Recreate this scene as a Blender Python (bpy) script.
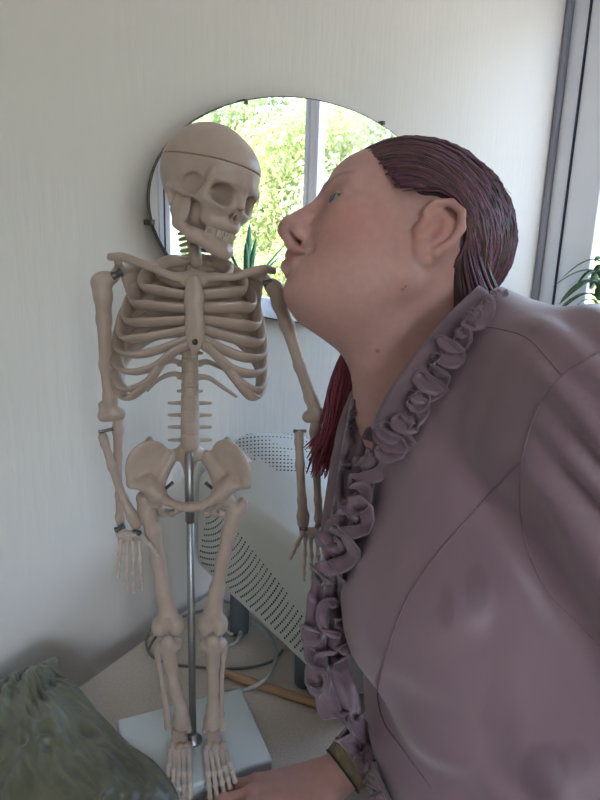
import bpy, bmesh, math, random
import numpy as np
from mathutils import Vector, Matrix
from mathutils.bvhtree import BVHTree

for o in list(bpy.data.objects):
    bpy.data.objects.remove(o, do_unlink=True)
COL = bpy.context.scene.collection
random.seed(7)
rng = np.random.default_rng(11)

# ------------------------------------------------------------------ camera
FPX = 600.0
CAMZ = 1.42
_dn = np.array([-75.0, 2470.0, FPX]); _dn /= np.linalg.norm(_dn)        # where "down" points in the camera
_fw = np.array([0, 0, 1.0]) - _dn * _dn[2]; _fw /= np.linalg.norm(_fw)
_rt = np.cross(_dn, _fw)
if _rt[0] < 0:
    _rt = -_rt
RV = np.stack([_rt, _fw, -_dn])                                          # camera (right, down, forward) -> view frame
A45 = math.sqrt(0.5)
RZ = np.array([[A45, A45, 0], [-A45, A45, 0], [0, 0, 1.0]])              # view frame -> room frame
CAM = np.array([0, 0, CAMZ])


def W(v):
    """view-frame vector(s) (right, forward, up from the lens) -> room coordinates"""
    return np.asarray(v, float) @ RZ.T + CAM


def rayv(px, py):
    return RV @ np.array([px - 300.0, py - 400.0, FPX])


def V(px, py, Y):
    r = rayv(px, py)
    return r * (Y / r[1])


def P(px, py, Y):
    return W(V(px, py, Y))


def G(px, py, z):
    r = rayv(px, py)
    return W(r * ((z - CAMZ) / r[2]))


cam_d = bpy.data.cameras.new('camera')
cam = bpy.data.objects.new('camera', cam_d)
COL.objects.link(cam)
Rw = RZ @ RV
cam.matrix_world = Matrix(((Rw[0, 0], -Rw[0, 1], -Rw[0, 2], 0), (Rw[1, 0], -Rw[1, 1], -Rw[1, 2], 0),
                           (Rw[2, 0], -Rw[2, 1], -Rw[2, 2], CAMZ), (0, 0, 0, 1)))
cam_d.sensor_fit = 'HORIZONTAL'
cam_d.sensor_width = 36.0
cam_d.lens = 36.0
cam_d.clip_start = 0.02
bpy.context.scene.camera = cam

# ------------------------------------------------------------------ sky, sun, exposure
scn = bpy.context.scene
scn.view_settings.view_transform = 'Standard'
scn.view_settings.look = 'None'
scn.view_settings.gamma = 1.0
scn.view_settings.use_curve_mapping = False
scn.view_settings.exposure = 2.0
world = bpy.data.worlds.new('sky')
scn.world = world
world.use_nodes = True
wn = world.node_tree.nodes
sky = wn.new('ShaderNodeTexSky')
sky.sky_type = 'NISHITA'
sky.sun_disc = False
sky.sun_elevation = math.radians(52)
sky.sun_rotation = math.radians(250)
sky.dust_density = 3.0
world.node_tree.links.new(sky.outputs[0], wn['Background'].inputs[0])
wn['Background'].inputs[1].default_value = 0.75
sun_d = bpy.data.lights.new('sun', 'SUN')
sun_d.energy = 3.0
sun_d.angle = 0.02
sun_d.color = (1.0, 0.93, 0.80)
sun = bpy.data.objects.new('sun', sun_d)
COL.objects.link(sun)
sun.rotation_euler = Vector((0.62, -0.35, -0.85)).to_track_quat('-Z', 'Y').to_euler()


# ------------------------------------------------------------------ materials
def lin(c):
    return tuple(((x / 255.0) / 12.92 if x <= 10 else (((x / 255.0) + 0.055) / 1.055) ** 2.4) for x in c)


def mat(name, rgb, rough=0.5, metal=0.0, noise=0.0, nscale=20.0, bump=0.0, bscale=60.0, spec=0.5, rgb2=None,
        sub=0.0, trans=0.0, attr=None, sheen=0.0, stretch=None, coat=0.0, detail=4.0):
    m = bpy.data.materials.new(name)
    m.use_nodes = True
    nt = m.node_tree
    N = nt.nodes
    b = N['Principled BSDF']
    c1 = tuple(rgb) + (1.0,)
    b.inputs['Base Color'].default_value = c1
    b.inputs['Roughness'].default_value = rough
    b.inputs['Metallic'].default_value = metal
    b.inputs['Specular IOR Level'].default_value = spec
    if sub:
        b.inputs['Subsurface Weight'].default_value = sub
        b.inputs['Subsurface Radius'].default_value = (0.01, 0.004, 0.002)
        b.inputs['Subsurface Scale'].default_value = 0.6
    if sheen:
        b.inputs['Sheen Weight'].default_value = sheen
    if coat:
        b.inputs['Coat Weight'].default_value = coat
    tc = N.new('ShaderNodeTexCoord')
    vec = tc.outputs['Object']
    if stretch:
        mp = N.new('ShaderNodeMapping')
        mp.inputs['Scale'].default_value = stretch
        nt.links.new(vec, mp.inputs['Vector'])
        vec = mp.outputs['Vector']
    base = None
    if noise or rgb2:
        nz = N.new('ShaderNodeTexNoise')
        nz.inputs['Scale'].default_value = nscale
        nz.inputs['Detail'].default_value = detail
        nt.links.new(vec, nz.inputs['Vector'])
        mx = N.new('ShaderNodeMix')
        mx.data_type = 'RGBA'
        r2 = rgb2 if rgb2 else tuple(max(0, x * (1 - noise)) for x in rgb)
        mx.inputs[6].default_value = c1
        mx.inputs[7].default_value = tuple(r2) + (1.0,)
        rp = N.new('ShaderNodeMapRange')
        rp.inputs[1].default_value = 0.35
        rp.inputs[2].default_value = 0.65
        nt.links.new(nz.outputs['Fac'], rp.inputs[0])
        nt.links.new(rp.outputs[0], mx.inputs[0])
        base = mx.outputs[2]
    if attr:
        at = N.new('ShaderNodeAttribute')
        at.attribute_name = attr
        if base is not None:
            mm = N.new('ShaderNodeMix')
            mm.data_type = 'RGBA'
            mm.blend_type = 'MULTIPLY'
            mm.inputs[0].default_value = 1.0
            nt.links.new(base, mm.inputs[6])
            nt.links.new(at.outputs['Color'], mm.inputs[7])
            base = mm.outputs[2]
        else:
            base = at.outputs['Color']
    if base is not None:
        nt.links.new(base, b.inputs['Base Color'])
    if bump:
        nb = N.new('ShaderNodeTexNoise')
        nb.inputs['Scale'].default_value = bscale
        nb.inputs['Detail'].default_value = 5.0
        nt.links.new(vec, nb.inputs['Vector'])
        bp = N.new('ShaderNodeBump')
        bp.inputs['Strength'].default_value = bump
        bp.inputs['Distance'].default_value = 0.01
        nt.links.new(nb.outputs['Fac'], bp.inputs['Height'])
        nt.links.new(bp.outputs['Normal'], b.inputs['Normal'])
    if trans:
        out = N['Material Output']
        tr = N.new('ShaderNodeBsdfTranslucent')
        tr.inputs['Color'].default_value = c1
        if base is not None:
            nt.links.new(base, tr.inputs['Color'])
        ms = N.new('ShaderNodeMixShader')
        ms.inputs[0].default_value = trans
        nt.links.new(b.outputs[0], ms.inputs[1])
        nt.links.new(tr.outputs[0], ms.inputs[2])
        nt.links.new(ms.outputs[0], out.inputs[0])
    return m


def glass_mat():
    m = bpy.data.materials.new('window_glass')
    m.use_nodes = True
    N = m.node_tree.nodes
    L = m.node_tree.links
    N.remove(N['Principled BSDF'])
    t = N.new('ShaderNodeBsdfTransparent')
    g = N.new('ShaderNodeBsdfGlossy')
    g.inputs['Roughness'].default_value = 0.0
    ms = N.new('ShaderNodeMixShader')
    ms.inputs[0].default_value = 0.05
    L.new(t.outputs[0], ms.inputs[1])
    L.new(g.outputs[0], ms.inputs[2])
    L.new(ms.outputs[0], N['Material Output'].inputs[0])
    return m


M = {}
M['wall'] = mat('wall_paint', (0.775, 0.725, 0.645), 0.85, noise=0.04, nscale=3, bump=0.10, bscale=90, stretch=(1, 1, 0.12))
M['ceiling'] = mat('ceiling_paint', (0.80, 0.79, 0.77), 0.9, noise=0.03, nscale=5)
M['floor'] = mat('floor_vinyl', (0.36, 0.30, 0.24), 0.5, noise=0.2, nscale=14)
M['upvc'] = mat('white_window_plastic', (0.88, 0.89, 0.92), 0.3, noise=0.02, nscale=8)
M['strip'] = mat('grey_trim', (0.30, 0.30, 0.33), 0.45, noise=0.06, nscale=10)
M['gasket'] = mat('rubber_gasket', (0.035, 0.04, 0.07), 0.6, noise=0.1)
M['glass'] = glass_mat()
M['mirror'] = mat('mirror_silver', (0.93, 0.95, 0.94), 0.0, 1.0)
M['mirror_edge'] = mat('mirror_edge_dark', (0.09, 0.075, 0.06), 0.4, noise=0.2)
M['clip'] = mat('clip_metal', (0.13, 0.12, 0.11), 0.4, 0.6, noise=0.1)
M['table'] = mat('speckled_worktop', (0.54, 0.47, 0.40), 0.42, rgb2=(0.62, 0.55, 0.475), nscale=260, bump=0.03, bscale=300)
M['table_edge'] = mat('worktop_edge', (0.30, 0.25, 0.20), 0.5, noise=0.1)
M['metal_leg'] = mat('grey_powder_metal', (0.35, 0.35, 0.36), 0.4, 0.5, noise=0.05)
M['bone'] = mat('bone_plastic', (0.53, 0.415, 0.335), 0.38, noise=0.10, nscale=30, bump=0.08, bscale=160, rgb2=(0.465, 0.36, 0.285))
M['bone_pale'] = mat('pale_bone_plastic', (0.62, 0.52, 0.44), 0.4, noise=0.08, nscale=40, sub=0.2)
M['disc'] = mat('disc_plastic', (0.50, 0.39, 0.29), 0.5, noise=0.06)
M['teeth'] = mat('tooth_plastic', (0.54, 0.44, 0.33), 0.35, noise=0.04)
M['steel'] = mat('brushed_steel', (0.42, 0.42, 0.41), 0.45, 1.0, noise=0.12, nscale=30, stretch=(40, 40, 1))
M['screw'] = mat('dark_screw_steel', (0.20, 0.19, 0.18), 0.35, 0.9, noise=0.1)
M['base'] = mat('pale_base_plastic', (0.64, 0.70, 0.69), 0.35, noise=0.03, nscale=12)
M['purifier'] = mat('grey_white_plastic', (0.60, 0.60, 0.54), 0.45, noise=0.03, nscale=6, bump=0.02, bscale=400)
M['hole'] = mat('dark_perforation', (0.03, 0.035, 0.035), 0.8, noise=0.1)
M['foot'] = mat('blue_grey_rubber', (0.10, 0.125, 0.14), 0.6, noise=0.1)
M['cable'] = mat('pale_grey_cable', (0.43, 0.43, 0.40), 0.45, noise=0.05)
M['cable_d'] = mat('dark_grey_cable', (0.20, 0.20, 0.19), 0.5, noise=0.05)
M['wood'] = mat('beech_wood', (0.50, 0.30, 0.16), 0.5, noise=0.25, nscale=9, stretch=(3, 3, 30))
M['pot_w'] = mat('white_ceramic', (0.72, 0.73, 0.72), 0.25, noise=0.03)
M['soil'] = mat('potting_soil', (0.05, 0.035, 0.025), 0.95, noise=0.4, nscale=80, bump=0.5, bscale=120)
M['leaf'] = mat('dracaena_leaf', (0.075, 0.20, 0.06), 0.35, noise=0.35, nscale=8, trans=0.3)
M['aloe'] = mat('aloe_leaf', (0.10, 0.27, 0.12), 0.4, noise=0.25, nscale=14, trans=0.2)
M['cab'] = mat('white_laminate', (0.74, 0.76, 0.80), 0.4, noise=0.02, nscale=4)
M['handle'] = mat('steel_handle', (0.4, 0.4, 0.42), 0.3, 0.9, noise=0.05)
M['brownbox'] = mat('tan_card', (0.40, 0.31, 0.25), 0.8, noise=0.1)
M['greybox'] = mat('grey_card', (0.30, 0.32, 0.36), 0.8, noise=0.1)
M['grass'] = mat('pale_paving', (0.34, 0.33, 0.31), 0.9, noise=0.2, nscale=3)
M['bark'] = mat('bark', (0.16, 0.12, 0.085), 0.9, noise=0.4, nscale=12, bump=0.6, bscale=20)
M['fol_a'] = mat('leaves_yellow_green', (0.40, 0.45, 0.20), 0.6, trans=0.5, rgb2=(0.23, 0.30, 0.11), nscale=0.9)
M['fol_b'] = mat('leaves_mid_green', (0.23, 0.31, 0.12), 0.6, trans=0.5, rgb2=(0.13, 0.20, 0.07), nscale=0.9)
M['fol_c'] = mat('leaves_silver_green', (0.40, 0.43, 0.31), 0.6, trans=0.5, rgb2=(0.22, 0.28, 0.17), nscale=0.9)


# ------------------------------------------------------------------ object helpers
ORG = {}


def setp(o, label=None, cat=None, group=None, kind=None):
    if label:
        o['label'] = label
    if cat:
        o['category'] = cat
    if group:
        o['group'] = group
    if kind:
        o['kind'] = kind
    return o


def thing(name, loc, label=None, cat=None, group=None, kind=None):
    o = bpy.data.objects.new(name, None)
    o.empty_display_size = 0.05
    COL.objects.link(o)
    o.location = tuple(loc)
    ORG[o.name] = np.array(loc, float)
    return setp(o, label, cat, group, kind)


def mk(name, verts, faces, m, parent=None, smooth=True, label=None, cat=None, group=None, kind=None, origin=None):
    verts = np.asarray(verts, float)
    if parent is not None:
        org = ORG[parent.name]
    elif origin is not None:
        org = np.array(origin, float)
    else:
        lo, hi = verts.min(0), verts.max(0)
        org = np.array([(lo[0] + hi[0]) / 2, (lo[1] + hi[1]) / 2, lo[2]])
    me = bpy.data.meshes.new(name)
    me.from_pydata((verts - org).tolist(), [], [tuple(int(i) for i in f) for f in faces])
    me.validate()
    bm = bmesh.new()
    bm.from_mesh(me)
    bmesh.ops.recalc_face_normals(bm, faces=bm.faces)
    bm.to_mesh(me)
    bm.free()
    if smooth:
        me.polygons.foreach_set('use_smooth', [True] * len(me.polygons))
    me.materials.append(m)
    o = bpy.data.objects.new(name, me)
    COL.objects.link(o)
    if parent is not None:
        o.parent = parent
    else:
        o.location = tuple(org)
    ORG[o.name] = org
    return setp(o, label, cat, group, kind)


class MB:
    """collects pieces of one mesh"""
    def __init__(self):
        self.v = []
        self.f = []

    def add(self, vf):
        n = len(self.v)
        self.v.extend(np.asarray(vf[0], float).tolist())
        self.f.extend([tuple(i + n for i in f) for f in vf[1]])
        return self

    def vf(self):
        return np.array(self.v), self.f

    def build(self, name, m, parent=None, **k):
        return mk(name, self.v, self.f, m, parent, **k)


def box(lo, hi, bev=0.0):
    lo = np.array(lo, float)
    hi = np.array(hi, float)
    if bev <= 0:
        v = [(x, y, z) for z in (lo[2], hi[2]) for y in (lo[1], hi[1]) for x in (lo[0], hi[0])]
        return np.array(v), [(0, 2, 3, 1), (4, 5, 7, 6), (0, 1, 5, 4), (2, 6, 7, 3), (0, 4, 6, 2), (1, 3, 7, 5)]
    bm = bmesh.new()
    bmesh.ops.create_cube(bm, size=1.0)
    for v in bm.verts:
        v.co = Vector(tuple((lo + hi) / 2 + np.array(v.co) * (hi - lo)))
    bmesh.ops.bevel(bm, geom=bm.edges[:], offset=bev, segments=3, profile=0.5, affect='EDGES')
    r = np.array([tuple(v.co) for v in bm.verts]), [tuple(v.index for v in f.verts) for f in bm.faces]
    bm.free()
    return r


def spline(pts, n=40):
    p = np.asarray(pts, float)
    if len(p) == 2:
        t = np.linspace(0, 1, n)[:, None]
        return p[0] * (1 - t) + p[1] * t
    q = np.vstack([2 * p[0] - p[1], p, 2 * p[-1] - p[-2]])
    u = np.linspace(0, len(p) - 1 - 1e-9, n)
    i = u.astype(int)
    t = (u - i)[:, None]
    a, b, c, d = q[i], q[i + 1], q[i + 2], q[i + 3]
    return 0.5 * (2 * b + (c - a) * t + (2 * a - 5 * b + 4 * c - d) * t * t + (3 * b - a - 3 * c + d) * t ** 3)


def frames(p):
    t = np.gradient(p, axis=0)
    t /= np.linalg.norm(t, axis=1)[:, None] + 1e-12
    up = np.array([0, 0, 1.0]) if abs(t[0, 2]) < 0.9 else np.array([1.0, 0, 0])
    n = up - t[0] * (up @ t[0])
    n /= np.linalg.norm(n)
    ns = [n]
    for i in range(1, len(p)):
        n = ns[-1] - t[i] * (ns[-1] @ t[i])
        n /= np.linalg.norm(n) + 1e-12
        ns.append(n)
    ns = np.array(ns)
    return t, ns, np.cross(t, ns)


def tube(p, r, seg=8, flat=1.0, cap=True):
    """swept tube along points p; r scalar or per point"""
    p = np.asarray(p, float)
    r = np.broadcast_to(np.asarray(r, float), (len(p),))
    t, n, b = frames(p)
    a = np.arange(seg) * 2 * math.pi / seg
    v = p[:, None, :] + r[:, None, None] * (np.cos(a)[None, :, None] * n[:, None, :] + flat * np.sin(a)[None, :, None] * b[:, None, :])
    v = v.reshape(-1, 3)
    f = []
    for i in range(len(p) - 1):
        for j in range(seg):
            k = (j + 1) % seg
            f.append((i * seg + j, i * seg + k, (i + 1) * seg + k, (i + 1) * seg + j))
    if cap:
        v = np.vstack([v, p[0] - t[0] * r[0] * 0.4, p[-1] + t[-1] * r[-1] * 0.4])
        c0, c1 = len(v) - 2, len(v) - 1
        o = (len(p) - 1) * seg
        for j in range(seg):
            k = (j + 1) % seg
            f.append((c0, k, j))
            f.append((c1, o + j, o + k))
    return v, f


def lathe(prof, c, seg=28):
    """prof: list of (r, z) from bottom to top, closed at both ends"""
    v = []
    f = []
    for r, z in prof:
        for j in range(seg):
            a = 2 * math.pi * j / seg
            v.append((c[0] + r * math.cos(a), c[1] + r * math.sin(a), c[2] + z))
    for i in range(len(prof) - 1):
        for j in range(seg):
            k = (j + 1) % seg
            f.append((i * seg + j, i * seg + k, (i + 1) * seg + k, (i + 1) * seg + j))
    f.append(tuple(range(seg))[::-1])
    f.append(tuple((len(prof) - 1) * seg + j for j in range(seg)))
    return np.array(v), f


# ------------------------------------------------------------------ signed distance modelling
class SDF:
    def __init__(self, h):
        self.h = h
        self.ops = []

    # every op: (function(points)->d, lo, hi, k, mode)
    def _add(self, fn, lo, hi, k, mode):
        self.ops.append((fn, np.array(lo, float), np.array(hi, float), k, mode))
        return self

    def rc(self, a, b, ra, rb=None, k=0.004, mode='u'):
        a = np.array(a, float)
        b = np.array(b, float)
        rb = ra if rb is None else rb

        def fn(p):
            d = b - a
            L2 = float(d @ d) + 1e-12
            t = np.clip(((p - a) @ d) / L2, 0, 1)
            q = p - a - t[..., None] * d
            return np.sqrt((q * q).sum(-1)) - (ra + (rb - ra) * t)
        R = max(ra, rb)
        return self._add(fn, np.minimum(a, b) - R, np.maximum(a, b) + R, k, mode)

    def chain(self, pts, rs, k=0.004, mode='u'):
        for i in range(len(pts) - 1):
            r0 = rs[i] if np.ndim(rs) else rs
            r1 = rs[i + 1] if np.ndim(rs) else rs
            self.rc(pts[i], pts[i + 1], r0, r1, k, mode)
        return self

    def ell(self, c, r, k=0.004, mode='u', rot=None):
        """ellipsoid; rot: 3x3 whose columns are the axes"""
        c = np.array(c, float)
        r = np.array(r, float)

        def fn(p):
            q = p - c
            if rot is not None:
                q = q @ rot
            k0 = np.sqrt(((q / r) ** 2).sum(-1))
            k1 = np.sqrt(((q / (r * r)) ** 2).sum(-1)) + 1e-9
            return k0 * (k0 - 1.0) / k1
        R = r if rot is None else np.abs(rot) @ r
        return self._add(fn, c - R, c + R, k, mode)

    def half(self, c, n, k=0.0, mode='i'):
        """keep the side n points away from (intersection with the half space n.(p-c)<0)"""
        c = np.array(c, float)
        n = np.array(n, float)
        n = n / np.linalg.norm(n)
        return self._add(lambda p: (p - c) @ n, [-9] * 3, [9] * 3, k, mode)

    def mesh(self, lo=None, hi=None, off=0.0):
        h = self.h
        us = [o for o in self.ops if o[4] == 'u']
        if lo is None:
            lo = np.min([o[1] for o in us], 0)
            hi = np.max([o[2] for o in us], 0)
        lo = np.array(lo, float) - 3 * h - abs(off)
        hi = np.array(hi, float) + 3 * h + abs(off)
        n = np.ceil((hi - lo) / h).astype(int) + 1
        F = np.full(n, 1.0, np.float32)
        ax = [lo[i] + h * np.arange(n[i]) for i in range(3)]
        for fn, a, b, k, mode in self.ops:
            m = k + 3 * h + abs(off)
            i0 = np.clip(np.floor((a - m - lo) / h).astype(int), 0, n)
            i1 = np.clip(np.ceil((b + m - lo) / h).astype(int) + 1, 0, n)
            if np.any(i1 <= i0):
                continue
            sl = tuple(slice(i0[i], i1[i]) for i in range(3))
            g = np.stack(np.meshgrid(ax[0][sl[0]], ax[1][sl[1]], ax[2][sl[2]], indexing='ij'), -1)
            d = fn(g)
            f = F[sl]
            if mode == 'u':
                if k > 0:
                    hh = np.clip(0.5 + 0.5 * (f - d) / k, 0, 1)
                    r = f * (1 - hh) + d * hh - k * hh * (1 - hh)
                else:
                    r = np.minimum(f, d)
            else:
                dd = -d if mode == 's' else d
                if k > 0:
                    hh = np.clip(0.5 - 0.5 * (f - dd) / k, 0, 1)
                    r = f * (1 - hh) + dd * hh + k * hh * (1 - hh)
                else:
                    r = np.maximum(f, dd)
            F[sl] = r
        F -= off
        return surface_nets(F, lo, h)


def surface_nets(F, lo, h):
    S = F < 0
    nx, ny, nz = F.shape
    cnt = np.zeros((nx - 1, ny - 1, nz - 1), np.int8)
    for dx in (0, 1):
        for dy in (0, 1):
            for dz in (0, 1):
                cnt += S[dx:nx - 1 + dx, dy:ny - 1 + dy, dz:nz - 1 + dz]
    act = (cnt > 0) & (cnt < 8)
    ci = np.argwhere(act)
    idx = np.full(act.shape, -1, np.int32)
    idx[act] = np.arange(len(ci))
    acc = np.zeros((len(ci), 3))
    num = np.zeros(len(ci))
    cor = [(dx, dy, dz) for dx in (0, 1) for dy in (0, 1) for dz in (0, 1)]
    for a in cor:
        for ax in range(3):
            if a[ax] == 1:
                continue
            b = list(a)
            b[ax] = 1
            fa = F[ci[:, 0] + a[0], ci[:, 1] + a[1], ci[:, 2] + a[2]]
            fb = F[ci[:, 0] + b[0], ci[:, 1] + b[1], ci[:, 2] + b[2]]
            mk_ = (fa < 0) != (fb < 0)
            t = np.where(mk_, fa / np.where(fa - fb == 0, 1, fa - fb), 0)
            pt = np.array(a, float)[None, :].repeat(len(ci), 0)
            pt[:, ax] += t
            acc[mk_] += pt[mk_]
            num[mk_] += 1
    v = lo + h * (ci + acc / np.maximum(num, 1)[:, None])
    faces = []
    for ax in range(3):
        sl0 = [slice(None)] * 3
        sl1 = [slice(None)] * 3
        sl0[ax] = slice(0, -1)
        sl1[ax] = slice(1, None)
        ch = S[tuple(sl0)] != S[tuple(sl1)]
        e = np.argwhere(ch)
        o1, o2 = [(1, 2), (0, 2), (0, 1)][ax]
        ok = (e[:, o1] > 0) & (e[:, o2] > 0) & (e[:, o1] < act.shape[o1]) & (e[:, o2] < act.shape[o2]) & (e[:, ax] < act.shape[ax])
        e = e[ok]
        q = []
        for d1, d2 in ((1, 1), (0, 1), (0, 0), (1, 0)):
            c = e.copy()
            c[:, o1] -= d1
            c[:, o2] -= d2
            q.append(idx[c[:, 0], c[:, 1], c[:, 2]])
        qq = np.stack(q, 1)
        low_in = S[e[:, 0], e[:, 1], e[:, 2]]
        flip = low_in == (ax == 1)
        qq[flip] = qq[flip][:, ::-1]
        faces.append(qq)
    fc = np.vstack(faces)
    fc = fc[(fc >= 0).all(1)]
    return v, fc.tolist()

# ================================================================== ROOM
WALLY = 0.90                                    # inner face of the wall with the mirror


def hit(px, py, axis, val):
    d = RZ @ rayv(px, py)
    return CAM + d * ((val - CAM[axis]) / d[axis])


XW = float(hit(541, 224, 1, WALLY)[0])          # inner face of the window wall
XL, YR, ZC, TH = -1.9, -2.7, 2.5, 0.16


def Yw(px):
    return float(hit(px, 224, 0, XW)[1])


mb = MB().add(box((XL - TH, YR - TH, -0.12), (XW + TH, WALLY + TH, 0.0)))
mb.build('floor', M['floor'], smooth=False, kind='structure')
MB().add(box((XL - TH, YR - TH, ZC), (XW + TH, WALLY + TH, ZC + 0.14))).build('ceiling', M['ceiling'], smooth=False, kind='structure')
MB().add(box((XL - TH, WALLY, 0), (XW + TH, WALLY + TH, ZC))).build('wall_back', M['wall'], smooth=False, kind='structure')
MB().add(box((XL - TH, YR - TH, 0), (XL, WALLY, ZC))).build('wall_left', M['wall'], smooth=False, kind='structure')


def holed(axis_fixed, f0, f1, a0, a1, z0, z1, h0, h1, hz0, hz1):
    """wall slab with one rectangular window opening"""
    m = MB()

    def b(p0, p1, q0, q1):
        if axis_fixed == 'x':
            m.add(box((f0, p0, q0), (f1, p1, q1)))
        else:
            m.add(box((p0, f0, q0), (p1, f1, q1)))
    b(a0, h0, z0, z1)
    b(h1, a1, z0, z1)
    b(h0, h1, z0, hz0)
    b(h0, h1, hz1, z1)
    return m


WB, WT = 1.10, 2.32                              # window opening, bottom and top
WY0, WY1 = -1.46, WALLY - 0.012                  # window opening along the wall
holed('x', XW, XW + TH, YR - TH, WALLY, 0, ZC, WY0, WY1, WB, WT).build('wall_right', M['wall'], smooth=False, kind='structure')
RX0, RX1, RB = -1.78, -0.62, 1.1
holed('y', YR - TH, YR, XL, XW, 0, ZC, RX0, RX1, RB, 2.3).build('wall_rear', M['wall'], smooth=False, kind='structure')

# ---- window beside the mirror: frame, gasket lines, mullion, panes, sill
w1 = thing('window_1', (XW + 0.05, (WY0 + WY1) / 2, WB), kind='structure')
ya, yb, yc = Yw(546), Yw(561), Yw(594)           # grey strip | outer frame | sash edge | glass
x0, x1 = XW - 0.004, XW + 0.06
MB().add(box((XW - 0.012, ya, WB - 0.02), (XW + 0.02, WALLY - 0.001, WT + 0.02), 0.004)).build('corner_strip', M['strip'], w1)


def ring(y0, y1, z0, z1, wy0, wy1, wz0, wz1, xa, xb, bev=0.004):
    m = MB()
    m.add(box((xa, y0, z0), (xb, y0 + wy0, z1), min(bev, wy0 / 3)))
    m.add(box((xa, y1 - wy1, z0), (xb, y1, z1), bev))
    m.add(box((xa, y0 + wy0 - 0.002, z0), (xb, y1 - wy1 + 0.002, z0 + wz0), bev))
    m.add(box((xa, y0 + wy0 - 0.002, z1 - wz1), (xb, y1 - wy1 + 0.002, z1), bev))
    return m


ymid = -0.22
ring(WY0, ya, WB, WT, 0.06, ya - yb + 0.004, 0.05, 0.06, XW + 0.012, XW + 0.07).build('outer_frame', M['upvc'], w1)
MB().add(box((XW + 0.018, ymid - 0.016, WB + 0.03), (XW + 0.06, ymid + 0.016, WT - 0.03), 0.004)).build('mullion', M['upvc'], w1)
sw = yb - yc
for (p0, p1, wl, wr) in ((ymid + 0.0205, yb - 0.004, 0.022, sw - 0.004), (WY0 + 0.061, ymid - 0.0205, 0.05, 0.022)):
    s = ring(p0, p1, WB + 0.045, WT - 0.055, wl, wr, 0.06, 0.06, XW + 0.012, XW + 0.055).build('sash', M['upvc'], w1)
    g = MB()
    for (q0, q1, r0, r1) in (((p1, p1 + 0.004, WB + 0.05, WT - 0.06),) if p1 > 0 else ((p0 - 0.004, p0, WB + 0.05, WT - 0.06),)):
        g.add(box((XW + 0.006, q0, r0), (XW + 0.05, q1, r1)))
    g.build('gasket', M['gasket'], s, smooth=False)
    MB().add(box((XW + 0.036, p0 + wl - 0.01, WB + 0.095), (XW + 0.040, p1 - wr + 0.01, WT - 0.105))).build('pane', M['glass'], s, smooth=False)
MB().add(box((XW - 0.20, WY0 - 0.04, WB - 0.035), (XW + 0.03, WALLY - 0.002, WB), 0.006)).build('window_sill', M['upvc'], w1)

# ---- unseen window behind the camera, added to fill the room with daylight
w2 = thing('fill_window', ((RX0 + RX1) / 2, YR - 0.05, RB), kind='structure')


def ringx(x0_, x1_, z0, z1, w, ya_, yb_):
    m = MB()
    m.add(box((x0_, ya_, z0), (x0_ + w, yb_, z1), 0.004))
    m.add(box((x1_ - w, ya_, z0), (x1_, yb_, z1), 0.004))
    m.add(box((x0_ + w, ya_, z0), (x1_ - w, yb_, z0 + w), 0.004))
    m.add(box((x0_ + w, ya_, z1 - w), (x1_ - w, yb_, z1), 0.004))
    return m


ringx(RX0, RX1, RB, 2.3, 0.06, YR - 0.09, YR - 0.01).build('outer_frame', M['upvc'], w2)
xm = (RX0 + RX1) / 2
MB().add(box((xm - 0.035, YR - 0.09, RB + .05), (xm + 0.035, YR - 0.01, 2.25), 0.004)).build('mullion', M['upvc'], w2)
for (p0, p1) in ((RX0 + 0.055, xm - 0.03), (xm + 0.03, RX1 - 0.055)):
    MB().add(box((p0, YR - 0.05, RB + .05), (p1, YR - 0.046, 2.25))).build('pane', M['glass'], w2, smooth=False)
MB().add(box((RX0 - 0.03, YR - 0.02, RB - .035), (RX1 + 0.03, YR + 0.14, RB), 0.006)).build('window_sill', M['upvc'], w2)


def portal(loc, rot, sx, sy):
    d = bpy.data.lights.new('window_portal', 'AREA')
    d.shape = 'RECTANGLE'
    d.size, d.size_y = sx, sy
    d.cycles.is_portal = True
    o = bpy.data.objects.new('window_portal', d)
    COL.objects.link(o)
    o.location = loc
    o.rotation_euler = rot
    return o


portal((XW + 0.12, (WY0 + WY1) / 2, (WB + WT) / 2), (0, math.radians(90), 0), WT - WB, WY1 - WY0)
portal((xm, YR - 0.12, (RB + 2.3) / 2), (math.radians(90), 0, 0), RX1 - RX0, 2.3 - RB)

# ---- mirror
MY = WALLY - 0.022                                # front face of the glass
mpts = [(162, 175), (152, 197), (152, 218), (159, 248), (164, 260), (210, 116), (247, 103), (280, 97), (340, 104),
        (362, 112), (383, 125), (398, 140), (256, 318), (276, 318.5), (294, 317)]
mw = np.array([hit(a, b, 1, MY) for a, b in mpts])
# least squares axis-aligned ellipse in the wall plane
xx, zz = mw[:, 0], mw[:, 2]
A = np.stack([xx * xx, zz * zz, xx, zz], 1)
sol = np.linalg.lstsq(A, np.ones(len(xx)), rcond=None)[0]
mcx, mcz = -sol[2] / (2 * sol[0]), -sol[3] / (2 * sol[1])
kk = 1 + sol[0] * mcx ** 2 + sol[1] * mcz ** 2
MA, MBz = math.sqrt(kk / sol[0]), math.sqrt(kk / sol[1])
print('mirror', mcx, mcz, MA, MBz, 'XW', XW, 'frame', ya, yb, yc)
mir = thing('oval_mirror', (mcx, WALLY - 0.01, mcz - MBz), 'frameless oval mirror clipped to the wall, reflecting the window and trees', 'mirror')


def oval(a, b, y0, y1, seg=96):
    an = np.arange(seg) * 2 * math.pi / seg
    v = [(mcx + a * math.cos(t), y0, mcz + b * math.sin(t)) for t in an] + [(mcx + a * math.cos(t), y1, mcz + b * math.sin(t)) for t in an]
    f = [tuple(range(seg)), tuple(range(2 * seg - 1, seg - 1, -1))]
    f += [(i, (i + 1) % seg, seg + (i + 1) % seg, seg + i) for i in range(seg)]
    return np.array(v), f


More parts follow.
